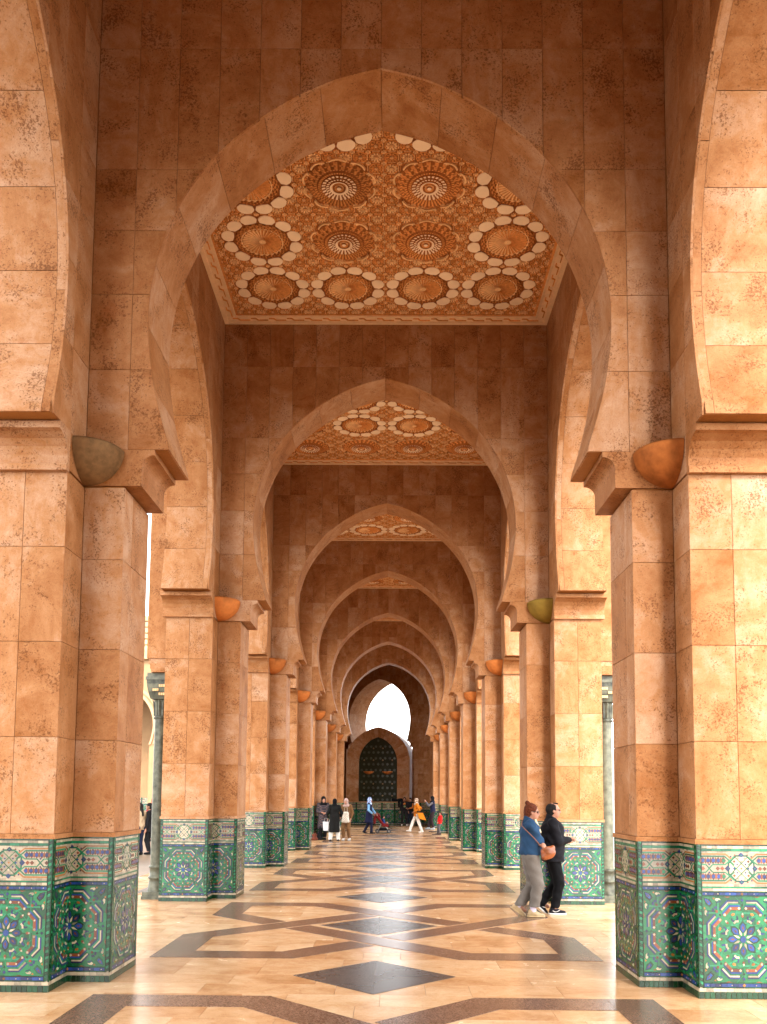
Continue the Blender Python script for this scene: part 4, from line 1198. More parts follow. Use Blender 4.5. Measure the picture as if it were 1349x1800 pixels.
SKIN = {'fair': simple('fair_skin', (0.33, 0.145, 0.085), 0.5, 0.08, 12), 'tan': simple('tan_skin', (0.235, 0.10, 0.055), 0.5, 0.08, 12)}
HAIR = {'red': simple('auburn_hair', (0.060, 0.014, 0.005), 0.75, 0.5, 60, spec=0.12), 'dark': simple('dark_hair', (0.008, 0.006, 0.005), 0.75, 0.4, 60, spec=0.12), 'brown': simple('brown_hair', (0.05, 0.02, 0.010), 0.75, 0.4, 60, spec=0.12)}
BLACK = simple('black_plastic', (0.012, 0.012, 0.012), 0.35, 0.1)
EYE = simple('dark_eye', (0.02, 0.012, 0.01), 0.2, 0.1)
def ik(a, b, l1, l2, pole):
    a, b, pole = Vector(a), Vector(b), Vector(pole)
    d = b - a; l = min(d.length, (l1 + l2)*0.999); d = d.normalized()
    b2 = a + d*l
    x = (l1*l1 - l2*l2 + l*l)/(2*l); h = math.sqrt(max(0, l1*l1 - x*x))
    p = pole - d*pole.dot(d); p = p.normalized() if p.length > 1e-6 else d.orthogonal().normalized()
    return tuple(a + d*x + p*h), tuple(b2)
def person(label, loc, rz, H=1.66, ank=((0.02, -0.09, 0.08), (-0.02, 0.09, 0.08)), toe=(0.0, 0.0), wrist=None, pole=((-0.6, -0.5, -0.6), (-0.6, 0.5, -0.6)),
           lean=0.0, nod=0.0, vox=0.018, top=None, hem=0.86, coat=None, legs=None, shoe=None, skin='fair', hair=('short', 'dark'), girth=1.0, sleeve=None, collar=None,
           legw=1.0, hands='open', group='visitors in the arcade', hipx=0.0, sole=None, ankle_cut=0.11, yaw=0.0, cat='person', seat=False, puff=1.0, fold=0.005):
    s = H/1.70
    S = lambda *v: tuple(x*s for x in v)
    p = empty('person', loc, rz)
    hip = {-1: (hipx*s, -0.088*s, 0.90*s), 1: (hipx*s, 0.088*s, 0.90*s)}
    if seat: hip = {q: (v[0], v[1], 0.36*s) for q, v in hip.items()}
    z0 = hip[1][2]
    T = lambda x, y, z: (hipx*s + lean*(z-0.9)*s + x*s, y*s, z0 + (z-0.9)*s)      # torso point, leaning with the spine
    sh = {q: T(-0.01, q*0.175, 1.385) for q in (-1, 1)}
    ankle = {q: S(*ank[0 if q < 0 else 1]) for q in (-1, 1)}
    knee = {}
    for q in (-1, 1): knee[q], ankle[q] = ik(hip[q], ankle[q], 0.425*s, 0.41*s, (1, 0.05*q, 0.1))
    if wrist is None: wrist = ((0.06, -0.25, 0.86), (0.06, 0.25, 0.86))
    elb, wr = {}, {}
    for i, q in enumerate((-1, 1)): elb[q], wr[q] = ik(sh[q], T(*wrist[i]), 0.285*s, 0.25*s, pole[i])
    hx = nod*0.08
    hc = T(0.035 + hx, 0, 1.575)                                              # head centre
    g = girth
    cy_, sy_ = math.cos(yaw), math.sin(yaw)
    def Hd(x, y, z): return (hc[0] + (x*cy_ - y*sy_)*s, hc[1] + (x*sy_ + y*cy_)*s, hc[2] + (z - x*nod*0.6)*s)
    body = [ell(T(0, 0, 0.95), S(0.115*g, 0.15, 0.12)), ell(T(0.0, 0, 1.10), S(0.105*g, 0.135, 0.17)), ell(T(0.005, 0, 1.27), S(0.112*g, 0.155, 0.17)), cap(sh[-1], sh[1], 0.052*s),
            cap(T(0, 0, 1.40), Hd(-0.015, 0, -0.06), 0.052*s, 0.05*s)]
    for q in (-1, 1):
        body += [cap(hip[q], knee[q], 0.082*s, 0.056*s), cap(knee[q], ankle[q], 0.054*s, 0.036*s), cap(sh[q], elb[q], 0.046*s, 0.038*s), cap(elb[q], wr[q], 0.038*s, 0.026*s)]
        body += [cap(ankle[q], (ankle[q][0]+0.10*s, ankle[q][1], max(0.03, ankle[q][2]-0.05*s)), 0.034*s, 0.028*s)]
        # hand
        d = (Vector(wr[q]) - Vector(elb[q])).normalized()
        if hands == 'clasp': d = (d + Vector((0.3, -0.75*q, 0.15))).normalized()
        up = Vector((0, 0, 1)); sd = d.cross(up)
        sd = sd.normalized() if sd.length > 0.2 else Vector((1, 0, 0))
        nrm = sd.cross(d).normalized(); w0 = Vector(wr[q])
        if abs(d.z) > 0.75: sd, nrm = Vector((1, 0, 0)) - d*d.x, None; sd.normalize(); nrm = sd.cross(d).normalized()*(1 if q < 0 else -1)
        pc = w0 + d*0.05*s
        body += [cap(tuple(w0), tuple(w0 + d*0.085*s), 0.024*s, 0.03*s), cap(tuple(pc - sd*0.018*s), tuple(pc + d*0.035*s - sd*0.022*s), 0.019*s), cap(tuple(pc + sd*0.018*s), tuple(pc + d*0.035*s + sd*0.022*s), 0.019*s)]
        fr_ = max(0.0085*s, vox*0.55); curl = nrm*(-0.022 if hands != 'clasp' else -0.03)*s
        for fi, (o, ln) in enumerate(((-0.03, 0.055), (-0.010, 0.072), (0.010, 0.078), (0.03, 0.068))):
            b0 = w0 + d*0.09*s + sd*o*s; b1 = b0 + d*ln*0.55*s + curl*0.35; b2 = b1 + d*ln*0.4*s + curl
            body += [cap(tuple(b0), tuple(b1), fr_), cap(tuple(b1), tuple(b2), fr_, fr_*0.85)]
        th = w0 + d*0.035*s + sd*0.026*s
        t1 = th + (d*0.7 + sd*0.75).normalized()*0.035*s; t2 = t1 + d*0.03*s + curl*0.4
        body += [cap(tuple(th), tuple(t1), fr_*1.15), cap(tuple(t1), tuple(t2), fr_*1.05)]
    # head
    body += [ell(Hd(-0.012, 0, 0.025), S(0.094, 0.074, 0.098), 0), ell(Hd(0.025, 0, -0.035), S(0.066, 0.058, 0.082)), ell(Hd(0.048, 0, -0.085), S(0.034, 0.036, 0.028)),
             cap(Hd(0.082, 0, 0.012), Hd(0.108, 0, -0.028), 0.009*s, 0.014*s), cap(Hd(0.080, -0.016, -0.058), Hd(0.080, 0.016, -0.058), 0.011*s), cap(Hd(0.077, -0.03, 0.026), Hd(0.077, 0.03, 0.026), 0.014*s)]
    for q in (-1, 1): body += [ell(Hd(-0.008, q*0.077, -0.012), S(0.018, 0.009, 0.031))]
    blob('body', body, SKIN[skin], p, vox, 0.016)
    if vox < 0.013:
        for q in (-1, 1): blob('eye', [ell(Hd(0.078, q*0.031, 0.006), S(0.010, 0.013, 0.008))], EYE, p, 0.005, 0.004)
    # trousers
    if legs is not None:
        pr = [ell(T(0, 0, 0.95), S(0.128*g, 0.165, 0.12)), ell(T(0, 0, 1.02), S(0.122*g, 0.15, 0.10))]
        for q in (-1, 1): pr += [cap(hip[q], knee[q], 0.098*s*legw, 0.074*s*legw), cap(knee[q], (ankle[q][0], ankle[q][1], ankle[q][2]), 0.074*s*legw, 0.062*s*legw)]
        cuts = [((0, 0, 1), z0 + 0.17*s)]
        if not seat: cuts += [((0, 0, -1), -ankle_cut*s)]
        blob('trousers', pr, legs, p, vox*0.9, 0.03, cuts, folds=fold*0.8, fscale=14.0 if fold < 0.006 else 21.0, seed=loc[0])
    # upper garment
    if top is not None:
        pr = [ell(T(0, 0, 0.97), S(0.145*g, 0.175, 0.16)), ell(T(0.012*g, 0, 1.10), S(0.132*g, 0.16, 0.19)), ell(T(0.008, 0, 1.27), S(0.135*g, 0.175, 0.18)), cap(sh[-1], sh[1], 0.068*s), cap(T(-0.01, 0, 1.40), T(-0.005, 0, 1.475), 0.085*s, 0.066*s)]
        for q in (-1, 1): pr += [cap(T(0.01*g, q*0.055, 1.12), T(0.012, q*0.055, hem - 0.04), 0.118*g*s, 0.122*g*s)]
        if sleeve is None:
            for q in (-1, 1): pr += [cap(sh[q], elb[q], 0.066*s*puff, 0.056*s*puff), cap(elb[q], tuple(Vector(elb[q]).lerp(Vector(wr[q]), 0.93)), 0.056*s*puff, 0.042*s*puff)]
        if coat is not None: pr += [cap(T(0, -0.02, 0.95), (hipx*s - 0.01, -0.03*s, coat*s), 0.15*s*g, 0.19*s), cap(T(0, 0.02, 0.95), (hipx*s - 0.01, 0.03*s, coat*s), 0.15*s*g, 0.19*s)]
        hz = (coat if coat is not None else hem)
        blob('coat' if coat is not None else 'jacket', pr, top, p, vox*0.9, 0.035, [((0, 0, -1), -(z0 + (hz-0.9)*s)), ((0.35, 0, 1), (T(0,0,1.468)[2]) + 0.35*T(0,0,1.46)[0])], holes=[cap(T(0, 0, 1.42), T(0.03, 0, 1.6), 0.058*s, 0.066*s)], folds=fold, fscale=14.0 if fold < 0.006 else 24.0, seed=loc[1])
        if sleeve is not None:
            for q in (-1, 1): blob('sleeve', [cap(sh[q], elb[q], 0.060*s, 0.052*s), cap(elb[q], tuple(Vector(elb[q]).lerp(Vector(wr[q]), 0.93)), 0.052*s, 0.04*s)], sleeve, p, vox*0.9, 0.03, folds=0.003)
    # shoes
    if shoe is not None:
        for i, q in enumerate((-1, 1)):
            a = Vector(ankle[q]); ct, st = math.cos(toe[i]), math.sin(toe[i])
            F_ = lambda x, z: (a.x + (x*ct + z*st)*s, a.y, a.z + (-x*st + z*ct)*s)
            sp_ = [cap(F_(-0.045, -0.040), F_(0.05, -0.042), 0.041*s, 0.040*s), cap(F_(0.05, -0.046), F_(0.145, -0.052), 0.040*s, 0.030*s), cap(F_(-0.03, 0.0), F_(0.02, -0.02), 0.044*s, 0.042*s)]
            nrm = (-math.sin(toe[i]), 0, -math.cos(toe[i])); base = F_(0, -0.078)
            o = blob('shoe', sp_, shoe, p, min(vox, 0.014), 0.02, [(nrm, nrm[0]*base[0] + nrm[2]*base[2])])
            if sole is not None:
                blob('sole', [cap(F_(-0.05, -0.072), F_(0.05, -0.074), 0.049*s, 0.047*s), cap(F_(0.05, -0.074), F_(0.15, -0.074), 0.047*s, 0.036*s)], sole, o, min(vox, 0.010), 0.012,
                     [(nrm, nrm[0]*base[0] + nrm[2]*base[2] + 0.002), (tuple(-x for x in nrm), -(nrm[0]*F_(0, -0.058)[0] + nrm[2]*F_(0, -0.058)[2]))])
    # head cover
    kind, hcol = hair
    if kind == 'hijab':
        blob('headscarf', [ell(Hd(-0.018, 0, 0.022), S(0.112, 0.092, 0.116)), cap(Hd(-0.02, 0, -0.06), T(0.0, 0, 1.43), 0.082*s, 0.105*s), ell(T(0.02, 0, 1.40), S(0.12, 0.16, 0.07))], hcol, p, vox*0.85, 0.03,
             holes=[ell(Hd(0.10, 0, -0.02), S(0.062, 0.055, 0.082))], folds=0.003, fscale=40)
    elif kind == 'short':
        blob('hair', [ell(Hd(-0.018, 0, 0.034), S(0.104, 0.084, 0.102)), ell(Hd(-0.05, 0, -0.03), S(0.055, 0.068, 0.07))], HAIR[hcol], p, vox*0.75, 0.02,
             holes=[ell(Hd(0.105, 0, -0.03), S(0.088, 0.10, 0.105)), ell(Hd(0.0, 0.085, -0.03), S(0.03, 0.025, 0.045)), ell(Hd(0.0, -0.085, -0.03), S(0.03, 0.025, 0.045))], folds=0.002, fscale=70)
    elif kind == 'balding':
        blob('hair', [ell(Hd(-0.022, 0, 0.022), S(0.102, 0.083, 0.096)), ell(Hd(-0.05, 0, -0.04), S(0.052, 0.066, 0.06))], HAIR[hcol], p, vox*0.7, 0.02,
             holes=[ell(Hd(0.10, 0, 0.0), S(0.098, 0.11, 0.14)), ell(Hd(0.0, 0.085, -0.03), S(0.03, 0.025, 0.045)), ell(Hd(0.0, -0.085, -0.03), S(0.03, 0.025, 0.045))], folds=0.002, fscale=70)
        blob('forelock', [ell(Hd(0.02, 0, 0.108), S(0.055, 0.045, 0.016))], HAIR[hcol], p, vox*0.7, 0.01, folds=0.002, fscale=70)
    elif kind == 'bun':
        blob('hair', [ell(Hd(-0.022, 0, 0.034), S(0.106, 0.086, 0.102)), ell(Hd(-0.075, 0, -0.035), S(0.055, 0.07, 0.085)), ell(Hd(-0.085, 0, -0.085), S(0.035, 0.05, 0.05)), ell(Hd(-0.075, 0, 0.135), S(0.034, 0.034, 0.032))], HAIR[hcol], p, vox*0.7, 0.02,
             holes=[ell(Hd(0.10, 0, -0.04), S(0.082, 0.10, 0.11)), ell(Hd(0.0, 0.088, -0.03), S(0.03, 0.025, 0.045)), ell(Hd(0.0, -0.088, -0.03), S(0.03, 0.025, 0.045))], folds=0.003, fscale=60)
    elif kind == 'long':
        blob('hair', [ell(Hd(-0.018, 0, 0.034), S(0.104, 0.084, 0.102)), cap(Hd(-0.06, 0, 0.0), T(-0.10, 0, 1.30), 0.07*s, 0.05*s)], HAIR[hcol], p, vox*0.75, 0.02, holes=[ell(Hd(0.105, 0, -0.03), S(0.088, 0.10, 0.11))], folds=0.003, fscale=50)
    if collar is not None:
        blob('collar', [cap(T(-0.01, 0, 1.425), T(0.0, 0, 1.49), 0.09*s, 0.083*s)], collar, p, vox*0.8, 0.01, holes=[cap(T(0, 0, 1.40), T(0.02, 0, 1.62), 0.058*s, 0.07*s)], cuts=[((0.5, 0, 1), T(0,0,1.49)[2] + 0.5*T(0,0,1.49)[0])])
    tag(p, label, cat, group)
    p['hd'] = [float(x) for x in hc]
    return p, Hd, T, s
def small(name, label, cat, loc, rz=0.0, group=None):
    return tag(empty(name, loc, rz), label, cat, group)

# ---- the couple by the second right pier
cream_shoe = simple('cream_leather', (0.35, 0.24, 0.115), 0.5, 0.15, 14); white_mat = cloth((0.78, 0.76, 0.72))
w, Hd, T, s = person('woman in blue jacket and grey trousers, arms crossed, auburn hair in a bun', (2.205, 13.06, 0), 0.0, H=1.645, ank=((0.03, -0.07, 0.084), (-0.17, 0.09, 0.135)), toe=(0.0, 0.62),
    wrist=((0.17, 0.12, 1.16), (0.15, -0.10, 1.10)), pole=((0.35, -0.45, -0.9), (0.35, 0.45, -0.9)), lean=-0.02, nod=0.18, vox=0.0105, top=cloth((0.022, 0.060, 0.125)), hem=0.93, legs=cloth((0.17, 0.15, 0.13)),
    shoe=cream_shoe, sole=cream_shoe, hair=('bun', 'red'), girth=1.18, legw=1.22, ankle_cut=0.155, puff=1.2, fold=0.008, group='couple at the second right pier', collar=cloth((0.020, 0.055, 0.115)), yaw=-0.1)
blob('scarf', [cap(T(0.085, -0.05, 1.45), T(0.16, -0.045, 1.27), 0.022*s, 0.016*s), cap(T(0.085, 0.05, 1.45), T(0.165, 0.02, 1.27), 0.022*s, 0.016*s)], cloth((0.78, 0.66, 0.42)), w, 0.009, 0.02)
for q, an in ((-1, (0.03, -0.07)), (1, (-0.17, 0.09))):
    z_ = 0.10 if q < 0 else 0.15
    blob('sock', [cap((an[0]*s, an[1]*s, z_*s), (an[0]*s+ (0.02 if q > 0 else 0), an[1]*s, (z_+0.07)*s), 0.047*s)], cloth((0.66, 0.56, 0.66)), w, 0.009, 0.01)
def glasses(p, Hd, dark, s):
    mb = MB()
    for q in (-1, 1):
        ring = [Hd(0.098 - 0.012*abs(math.cos(a)), q*0.034 + 0.024*math.cos(a), 0.008 + 0.019*math.sin(a)) for a in np.linspace(0, 2*math.pi, 13)]
        tube(mb, ring, 0.0028, 6)
        tube(mb, [Hd(0.090, q*0.058, 0.014), Hd(0.05, q*0.080, 0.012), Hd(-0.012, q*0.084, 0.006)], 0.0032, 6)
    tube(mb, [Hd(0.1, -0.012, 0.012), Hd(0.106, 0, 0.014), Hd(0.1, 0.012, 0.012)], 0.003, 6)
    o = mb.build('glasses', BLACK, p)
    if dark:
        m2 = MB()
        for q in (-1, 1):
            c_ = [Hd(0.096 - 0.010*abs(math.cos(a)), q*0.034 + 0.023*math.cos(a), 0.008 + 0.018*math.sin(a)) for a in np.linspace(0, 2*math.pi, 13)[:-1]]
            m2.add(c_, [tuple(range(12))]); m2.add([(x-0.004, y, z) for x, y, z in c_], [tuple(range(12))[::-1]])
        m2.build('lens', simple('dark_lens', (0.03, 0.012, 0.008), 0.08, 0.1), o)
glasses(w, Hd, True, s)
hb = small('handbag', 'tan leather shoulder bag hanging at the hip of the woman in blue', 'bag', (2.43, 12.86, 0.85))
blob('pouch', [ell((0, 0, 0.09), (0.10, 0.045, 0.085), -0.3), cap((-0.05, 0, 0.03), (0.06, 0, 0.10), 0.045), cap((-0.06, 0, 0.12), (0.075, 0, 0.17), 0.03)], simple('tan_leather', (0.21, 0.055, 0.012), 0.4, 0.25, 10), hb, 0.009, 0.04)
blob('flap', [ell((0.005, -0.028, 0.125), (0.098, 0.028, 0.05), -0.35), ell((0.0, -0.045, 0.085), (0.04, 0.012, 0.025), -0.3)], simple('tan_leather_flap', (0.25, 0.068, 0.015), 0.4, 0.25, 10), hb, 0.008, 0.02)
mb = MB(); tube(mb, [(-0.09, -0.01, 0.17), (-0.20, -0.03, 0.30), (-0.32, -0.01, 0.42), (-0.365, 0.08, 0.48), (-0.345, 0.18, 0.54), (-0.24, 0.26, 0.60)], 0.008, 6); mb.build('strap', simple('brown_strap', (0.16, 0.05, 0.02), 0.5), hb)
m, Hd, T, s = person('man in dark zip jacket and black trousers with hands clasped before him', (2.585, 13.40, 0), 0.0, H=1.665, ank=((0.02, -0.08, 0.082), (-0.15, 0.08, 0.15)), toe=(0.0, 0.75),
    wrist=((0.27, -0.05, 1.13), (0.27, 0.05, 1.13)), pole=((-0.5, -0.6, -0.8), (-0.5, 0.6, -0.8)), lean=0.0, nod=-0.02, vox=0.0105, top=cloth((0.010, 0.0095, 0.012)), hem=0.80, legs=cloth((0.0035, 0.0035, 0.0045)),
    shoe=cloth((0.012, 0.012, 0.016)), sole=white_mat, hair=('balding', 'dark'), girth=1.36, legw=1.08, ankle_cut=0.10, puff=1.12, fold=0.007, hands='clasp', group='couple at the second right pier', collar=cloth((0.008, 0.0075, 0.010)))
glasses(m, Hd, False, s)
mb = MB(); tube(mb, [(0.03, -0.185, 0.93), (0.035, -0.190, 0.88), (0.03, -0.187, 0.83)], 0.006, 6); mb.build('pocket_zip', BLACK, m)
mb = MB()                                     # pale curved mark on the side of each shoe
for ax_, az_, ty, tl in ((0.02, 0.082, -0.08, 0.0), (-0.15, 0.15, 0.08, 0.75)):
    ct, st = math.cos(tl), math.sin(tl)
    pts = [(-0.035, -0.020), (0.0, -0.038), (0.03, -0.034), (0.075, -0.012)]
    tube(mb, [((ax_ + x*ct + z*st)*s, (ty - 0.041)*s, (az_ - x*st + z*ct)*s) for x, z in pts], 0.0055, 6)
mb.build('shoe_mark', white_mat, m)

# ---- group of three on the left
navy = cloth((0.012, 0.016, 0.035)); blk = cloth((0.009, 0.009, 0.010)); plaid = pattern_cloth('dark_plaid', (0.014, 0.014, 0.022), (0.09, 0.05, 0.045), 14.0)
G3 = 'three women talking on the left'
person('woman in dark plaid coat and black headscarf facing the camera', (-2.52, 34.7, 0), R(-75), H=1.70, wrist=((0.20, -0.10, 1.08), (0.22, 0.06, 1.06)), top=plaid, coat=0.46, legs=blk, shoe=blk, hair=('hijab', cloth((0.006, 0.006, 0.007))), nod=0.3, group=G3, lean=0.05)
person('woman in long black coat and white trousers seen from behind', (-2.0, 33.75, 0), R(95), H=1.62, ank=((0.0, -0.16, 0.08), (0.0, 0.16, 0.08)), wrist=((0.14, -0.24, 0.98), (0.10, 0.27, 0.92)), top=cloth((0.010, 0.010, 0.009)), coat=0.36, legs=cloth((0.72, 0.68, 0.62)), legw=1.25, shoe=blk, hair=('hijab', cloth((0.005, 0.005, 0.006))), girth=1.2, group=G3, ankle_cut=0.06)
person('woman in brown coat and trousers with pale pink headscarf', (-1.58, 34.45, 0), R(-110), H=1.63, ank=((0.04, -0.10, 0.08), (-0.05, 0.12, 0.08)), wrist=((0.14, -0.22, 0.98), (0.10, 0.24, 0.90)), top=cloth((0.20, 0.10, 0.04)), hem=0.66, legs=cloth((0.21, 0.105, 0.042)), shoe=cloth((0.6, 0.55, 0.48)), hair=('hijab', cloth((0.52, 0.36, 0.31))), nod=0.45, group=G3, legw=1.1)
pb = small('paper_bag', 'white paper bag in the hand of the woman in the black coat', 'bag', (-2.33, 33.72, 0.40), R(10))
m_ = MB(); m_.add([(-0.09,-0.03,0),(0.09,-0.03,0),(0.09,0.03,0),(-0.09,0.03,0),(-0.11,-0.04,0.34),(0.11,-0.04,0.34),(0.11,0.04,0.34),(-0.11,0.04,0.34)], [(3,2,1,0),(0,1,5,4),(1,2,6,5),(2,3,7,6),(3,0,4,7)]); m_.build('bag_body', cloth((0.74, 0.74, 0.76)), pb)
m_ = MB(); tube(m_, [(-0.06,0,0.33),(-0.05,0,0.47),(0.05,0,0.47),(0.06,0,0.33)], 0.007, 6); m_.build('handle', cloth((0.5, 0.5, 0.5)), pb)
wb = small('tote_bag', 'cream and grey tote bag carried by the woman in brown', 'bag', (-1.60, 34.20, 0.72), R(-10))
blob('bag_body', [cap((-0.10, 0, 0.03), (0.10, 0, 0.03), 0.06), cap((-0.07, 0, 0.33), (0.07, 0, 0.33), 0.05), cap((-0.09, 0, 0.05), (-0.06, 0, 0.33), 0.055), cap((0.09, 0, 0.05), (0.06, 0, 0.33), 0.055), cap((0, 0, 0.03), (0, 0, 0.33), 0.07)], pattern_cloth('cream_check', (0.66, 0.60, 0.50), (0.40, 0.36, 0.30), 16.0, 0.08), wb, 0.015, 0.03)
m_ = MB(); tube(m_, [(-0.06,0,0.36),(-0.05,0.03,0.56),(0.05,0.03,0.56),(0.06,0,0.36)], 0.010, 6); m_.build('handle', cloth((0.5, 0.44, 0.36)), wb)
for lab, loc, c, sc in (('small reddish brown bag standing on the floor by the left pier', (-2.80, 34.25, 0), (0.16, 0.04, 0.02), 1.0), ('black bag on the floor beside the woman in the plaid coat', (-2.66, 34.6, 0), (0.008, 0.008, 0.009), 1.1)):
    b_ = small('floor_bag', lab, 'bag', loc, R(20), 'bags on the floor')
    blob('bag_body', [cap((-0.08*sc, 0, 0.06), (0.08*sc, 0, 0.06), 0.06), cap((-0.06*sc, 0, 0.21*sc), (0.06*sc, 0, 0.21*sc), 0.045), cap((0, 0, 0.06), (0, 0, 0.2), 0.07)], cloth(c, 0.5), b_, 0.014, 0.03, [((0, 0, -1), 0.0)])
    m_ = MB(); tube(m_, [(-0.05,0,0.24*sc),(-0.03,0,0.33*sc),(0.03,0,0.33*sc),(0.05,0,0.24*sc)], 0.009, 6); m_.build('handle', cloth(c, 0.5), b_)

# ---- woman with the pushchair
person('woman in long navy vest with light blue sleeves and blue headscarf pushing a pushchair', (-0.85, 40.7, 0), 0.0, H=1.66, ank=((0.12, -0.08, 0.08), (-0.22, 0.08, 0.11)), toe=(0, 0.3), wrist=((0.16, -0.22, 0.95), (0.30, 0.20, 0.95)),
       top=cloth((0.010, 0.012, 0.040)), coat=0.52, legs=cloth((0.012, 0.012, 0.03)), shoe=blk, sleeve=cloth((0.20, 0.42, 0.68)), hair=('hijab', print_cloth('blue_print', (0.03, 0.06, 0.25), (0.50, 0.62, 0.78), 26.0)), skin='tan', ankle_cut=0.08)
st = small('pushchair', 'red and black pushchair with a small child sitting in it', 'pushchair', (-0.20, 41.25, 0))
red = cloth((0.17, 0.012, 0.012)); metal = simple('grey_metal', (0.30, 0.29, 0.27), 0.35, 0.1, 20, metal=0.8)
for sy in (-1, 1):
    m_ = MB(); tube(m_, [(-0.48, sy*0.2, 0.98), (-0.40, sy*0.2, 0.90), (0.20, sy*0.2, 0.22), (0.27, sy*0.2, 0.12)], 0.014, 8); tube(m_, [(-0.26, sy*0.2, 0.10), (-0.05, sy*0.2, 0.52)], 0.014, 8); tube(m_, [(-0.26, sy*0.2, 0.10), (0.27, sy*0.2, 0.12)], 0.011, 8)
    m_.build('frame_tube', metal, st)
    for x in (-0.27, 0.27):
        wl = MB(); pr = [(0.045,-0.02),(0.085,-0.022),(0.1,-0.012),(0.1,0.012),(0.085,0.022),(0.045,0.02)]
        wl.lathe(pr + [pr[0]], n=18); o = mesh_obj('wheel', [(a + x, c + sy*0.2, b + 0.1) for a, b, c in wl.v], wl.f, BLACK, st, smooth=True)
        hl = MB(); hl.lathe([(0.004,-0.018),(0.046,-0.016),(0.046,0.016),(0.004,0.018)], n=12); mesh_obj('hub', [(a + x, c + sy*0.2, b + 0.1) for a, b, c in hl.v], hl.f, metal, o)
m_ = MB(); tube(m_, [(-0.48, -0.2, 0.98), (-0.48, 0.2, 0.98)], 0.018, 8); m_.build('handle_bar', BLACK, st)
blob('seat', [cap((-0.02, -0.15, 0.42), (-0.02, 0.15, 0.42), 0.035), cap((-0.30, -0.15, 0.80), (-0.30, 0.15, 0.80), 0.03), cap((-0.02, -0.15, 0.42), (-0.30, -0.15, 0.80), 0.03), cap((-0.02, 0.15, 0.42), (-0.30, 0.15, 0.80), 0.03), cap((-0.02, 0.0, 0.42), (-0.32, 0.0, 0.84), 0.06), cap((0.0, -0.18, 0.40), (-0.30, -0.18, 0.80), 0.05), cap((0.02, -0.18, 0.36), (0.20, -0.18, 0.34), 0.05), cap((-0.02, 0, 0.42), (0.22, 0, 0.36), 0.035),
      cap((-0.02, -0.13, 0.42), (0.22, -0.13, 0.36), 0.03), cap((-0.02, 0.13, 0.42), (0.22, 0.13, 0.36), 0.03)], red, st, 0.016, 0.08)
blob('hood', [cap((-0.34, -0.14, 0.84), (-0.34, 0.14, 0.84), 0.05), cap((-0.40, -0.14, 0.60), (-0.40, 0.14, 0.60), 0.045), cap((-0.36, 0, 0.84), (-0.40, 0, 0.50), 0.06), cap((-0.38, -0.16, 0.86), (-0.40, -0.16, 0.48), 0.055), cap((-0.30, -0.16, 0.92), (-0.16, -0.16, 0.78), 0.045)], red, st, 0.018, 0.06)
blob('basket', [cap((-0.18, -0.12, 0.19), (0.14, -0.12, 0.19), 0.06), cap((-0.18, 0.12, 0.19), (0.14, 0.12, 0.19), 0.06), cap((-0.18, 0, 0.19), (0.14, 0, 0.19), 0.06)], blk, st, 0.016, 0.06)
blob('footrest', [cap((0.22, -0.1, 0.34), (0.38, -0.1, 0.22), 0.022), cap((0.22, 0.1, 0.34), (0.38, 0.1, 0.22), 0.022), cap((0.38, -0.1, 0.22), (0.38, 0.1, 0.22), 0.022)], blk, st, 0.014, 0.02)
person('small child in blue jacket and dark cap sitting in the pushchair', (-0.24, 41.25, 0.17), 0.0, H=0.95, ank=((0.50, -0.07, 0.20), (0.50, 0.07, 0.20)), wrist=((0.28, -0.12, 1.12), (0.28, 0.12, 1.12)), top=cloth((0.015, 0.04, 0.16)), hem=0.92, legs=cloth((0.05, 0.012, 0.015)), shoe=cloth((0.4, 0.38, 0.36)), hair=('short', 'dark'), vox=0.014, seat=True, hipx=0.05)

# ---- people by the end wall
p_, Hd, T, s = person('person in black printed top standing against the far mosaic wall', (0.95, 51.75, 0), R(-95), H=1.66, ank=((0.0, -0.15, 0.08), (0.0, 0.15, 0.08)), top=cloth((0.010, 0.009, 0.010)), hem=0.88, legs=cloth((0.018, 0.015, 0.015)), shoe=cloth((0.6, 0.56, 0.5)), skin='tan', hair=('short', 'dark'), group='people at the far wall')
blob('chest_print', [ell(T(0.135, 0.0, 1.31), (0.03, 0.075, 0.07))], cloth((0.42, 0.14, 0.03)), p_, 0.014, 0.02); blob('chest_print', [ell(T(0.13, 0.02, 1.15), (0.03, 0.08, 0.06))], cloth((0.16, 0.20, 0.09)), p_, 0.014, 0.02)
person('person in orange and black top and dark jeans beside the far mosaic wall', (1.30, 51.85, 0), R(-120), H=1.64, wrist=((0.28, -0.10, 1.08), (0.28, 0.08, 1.05)), top=blk, hem=0.90, sleeve=cloth((0.45, 0.13, 0.03)), legs=cloth((0.014, 0.016, 0.03)), shoe=cloth((0.3, 0.24, 0.2)), skin='tan', hair=('short', 'dark'), group='people at the far wall')
leaner = small('coat_pile', 'black coat lying on top of the far mosaic wall', 'coat', (0.52, 52.82, 1.384))  # stands for a person leaning at the wall, modelled as a plain heap
blob('cloth_heap', [ell((0, 0, 0.08), (0.28, 0.12, 0.10)), ell((0.2, -0.05, 0.10), (0.16, 0.12, 0.12)), ell((-0.2, 0, 0.12), (0.13, 0.1, 0.09)), cap((0.1, -0.155, 0.05), (0.12, -0.16, -0.30), 0.06, 0.05)], blk, leaner, 0.02, 0.05, holes=(), folds=0.006)
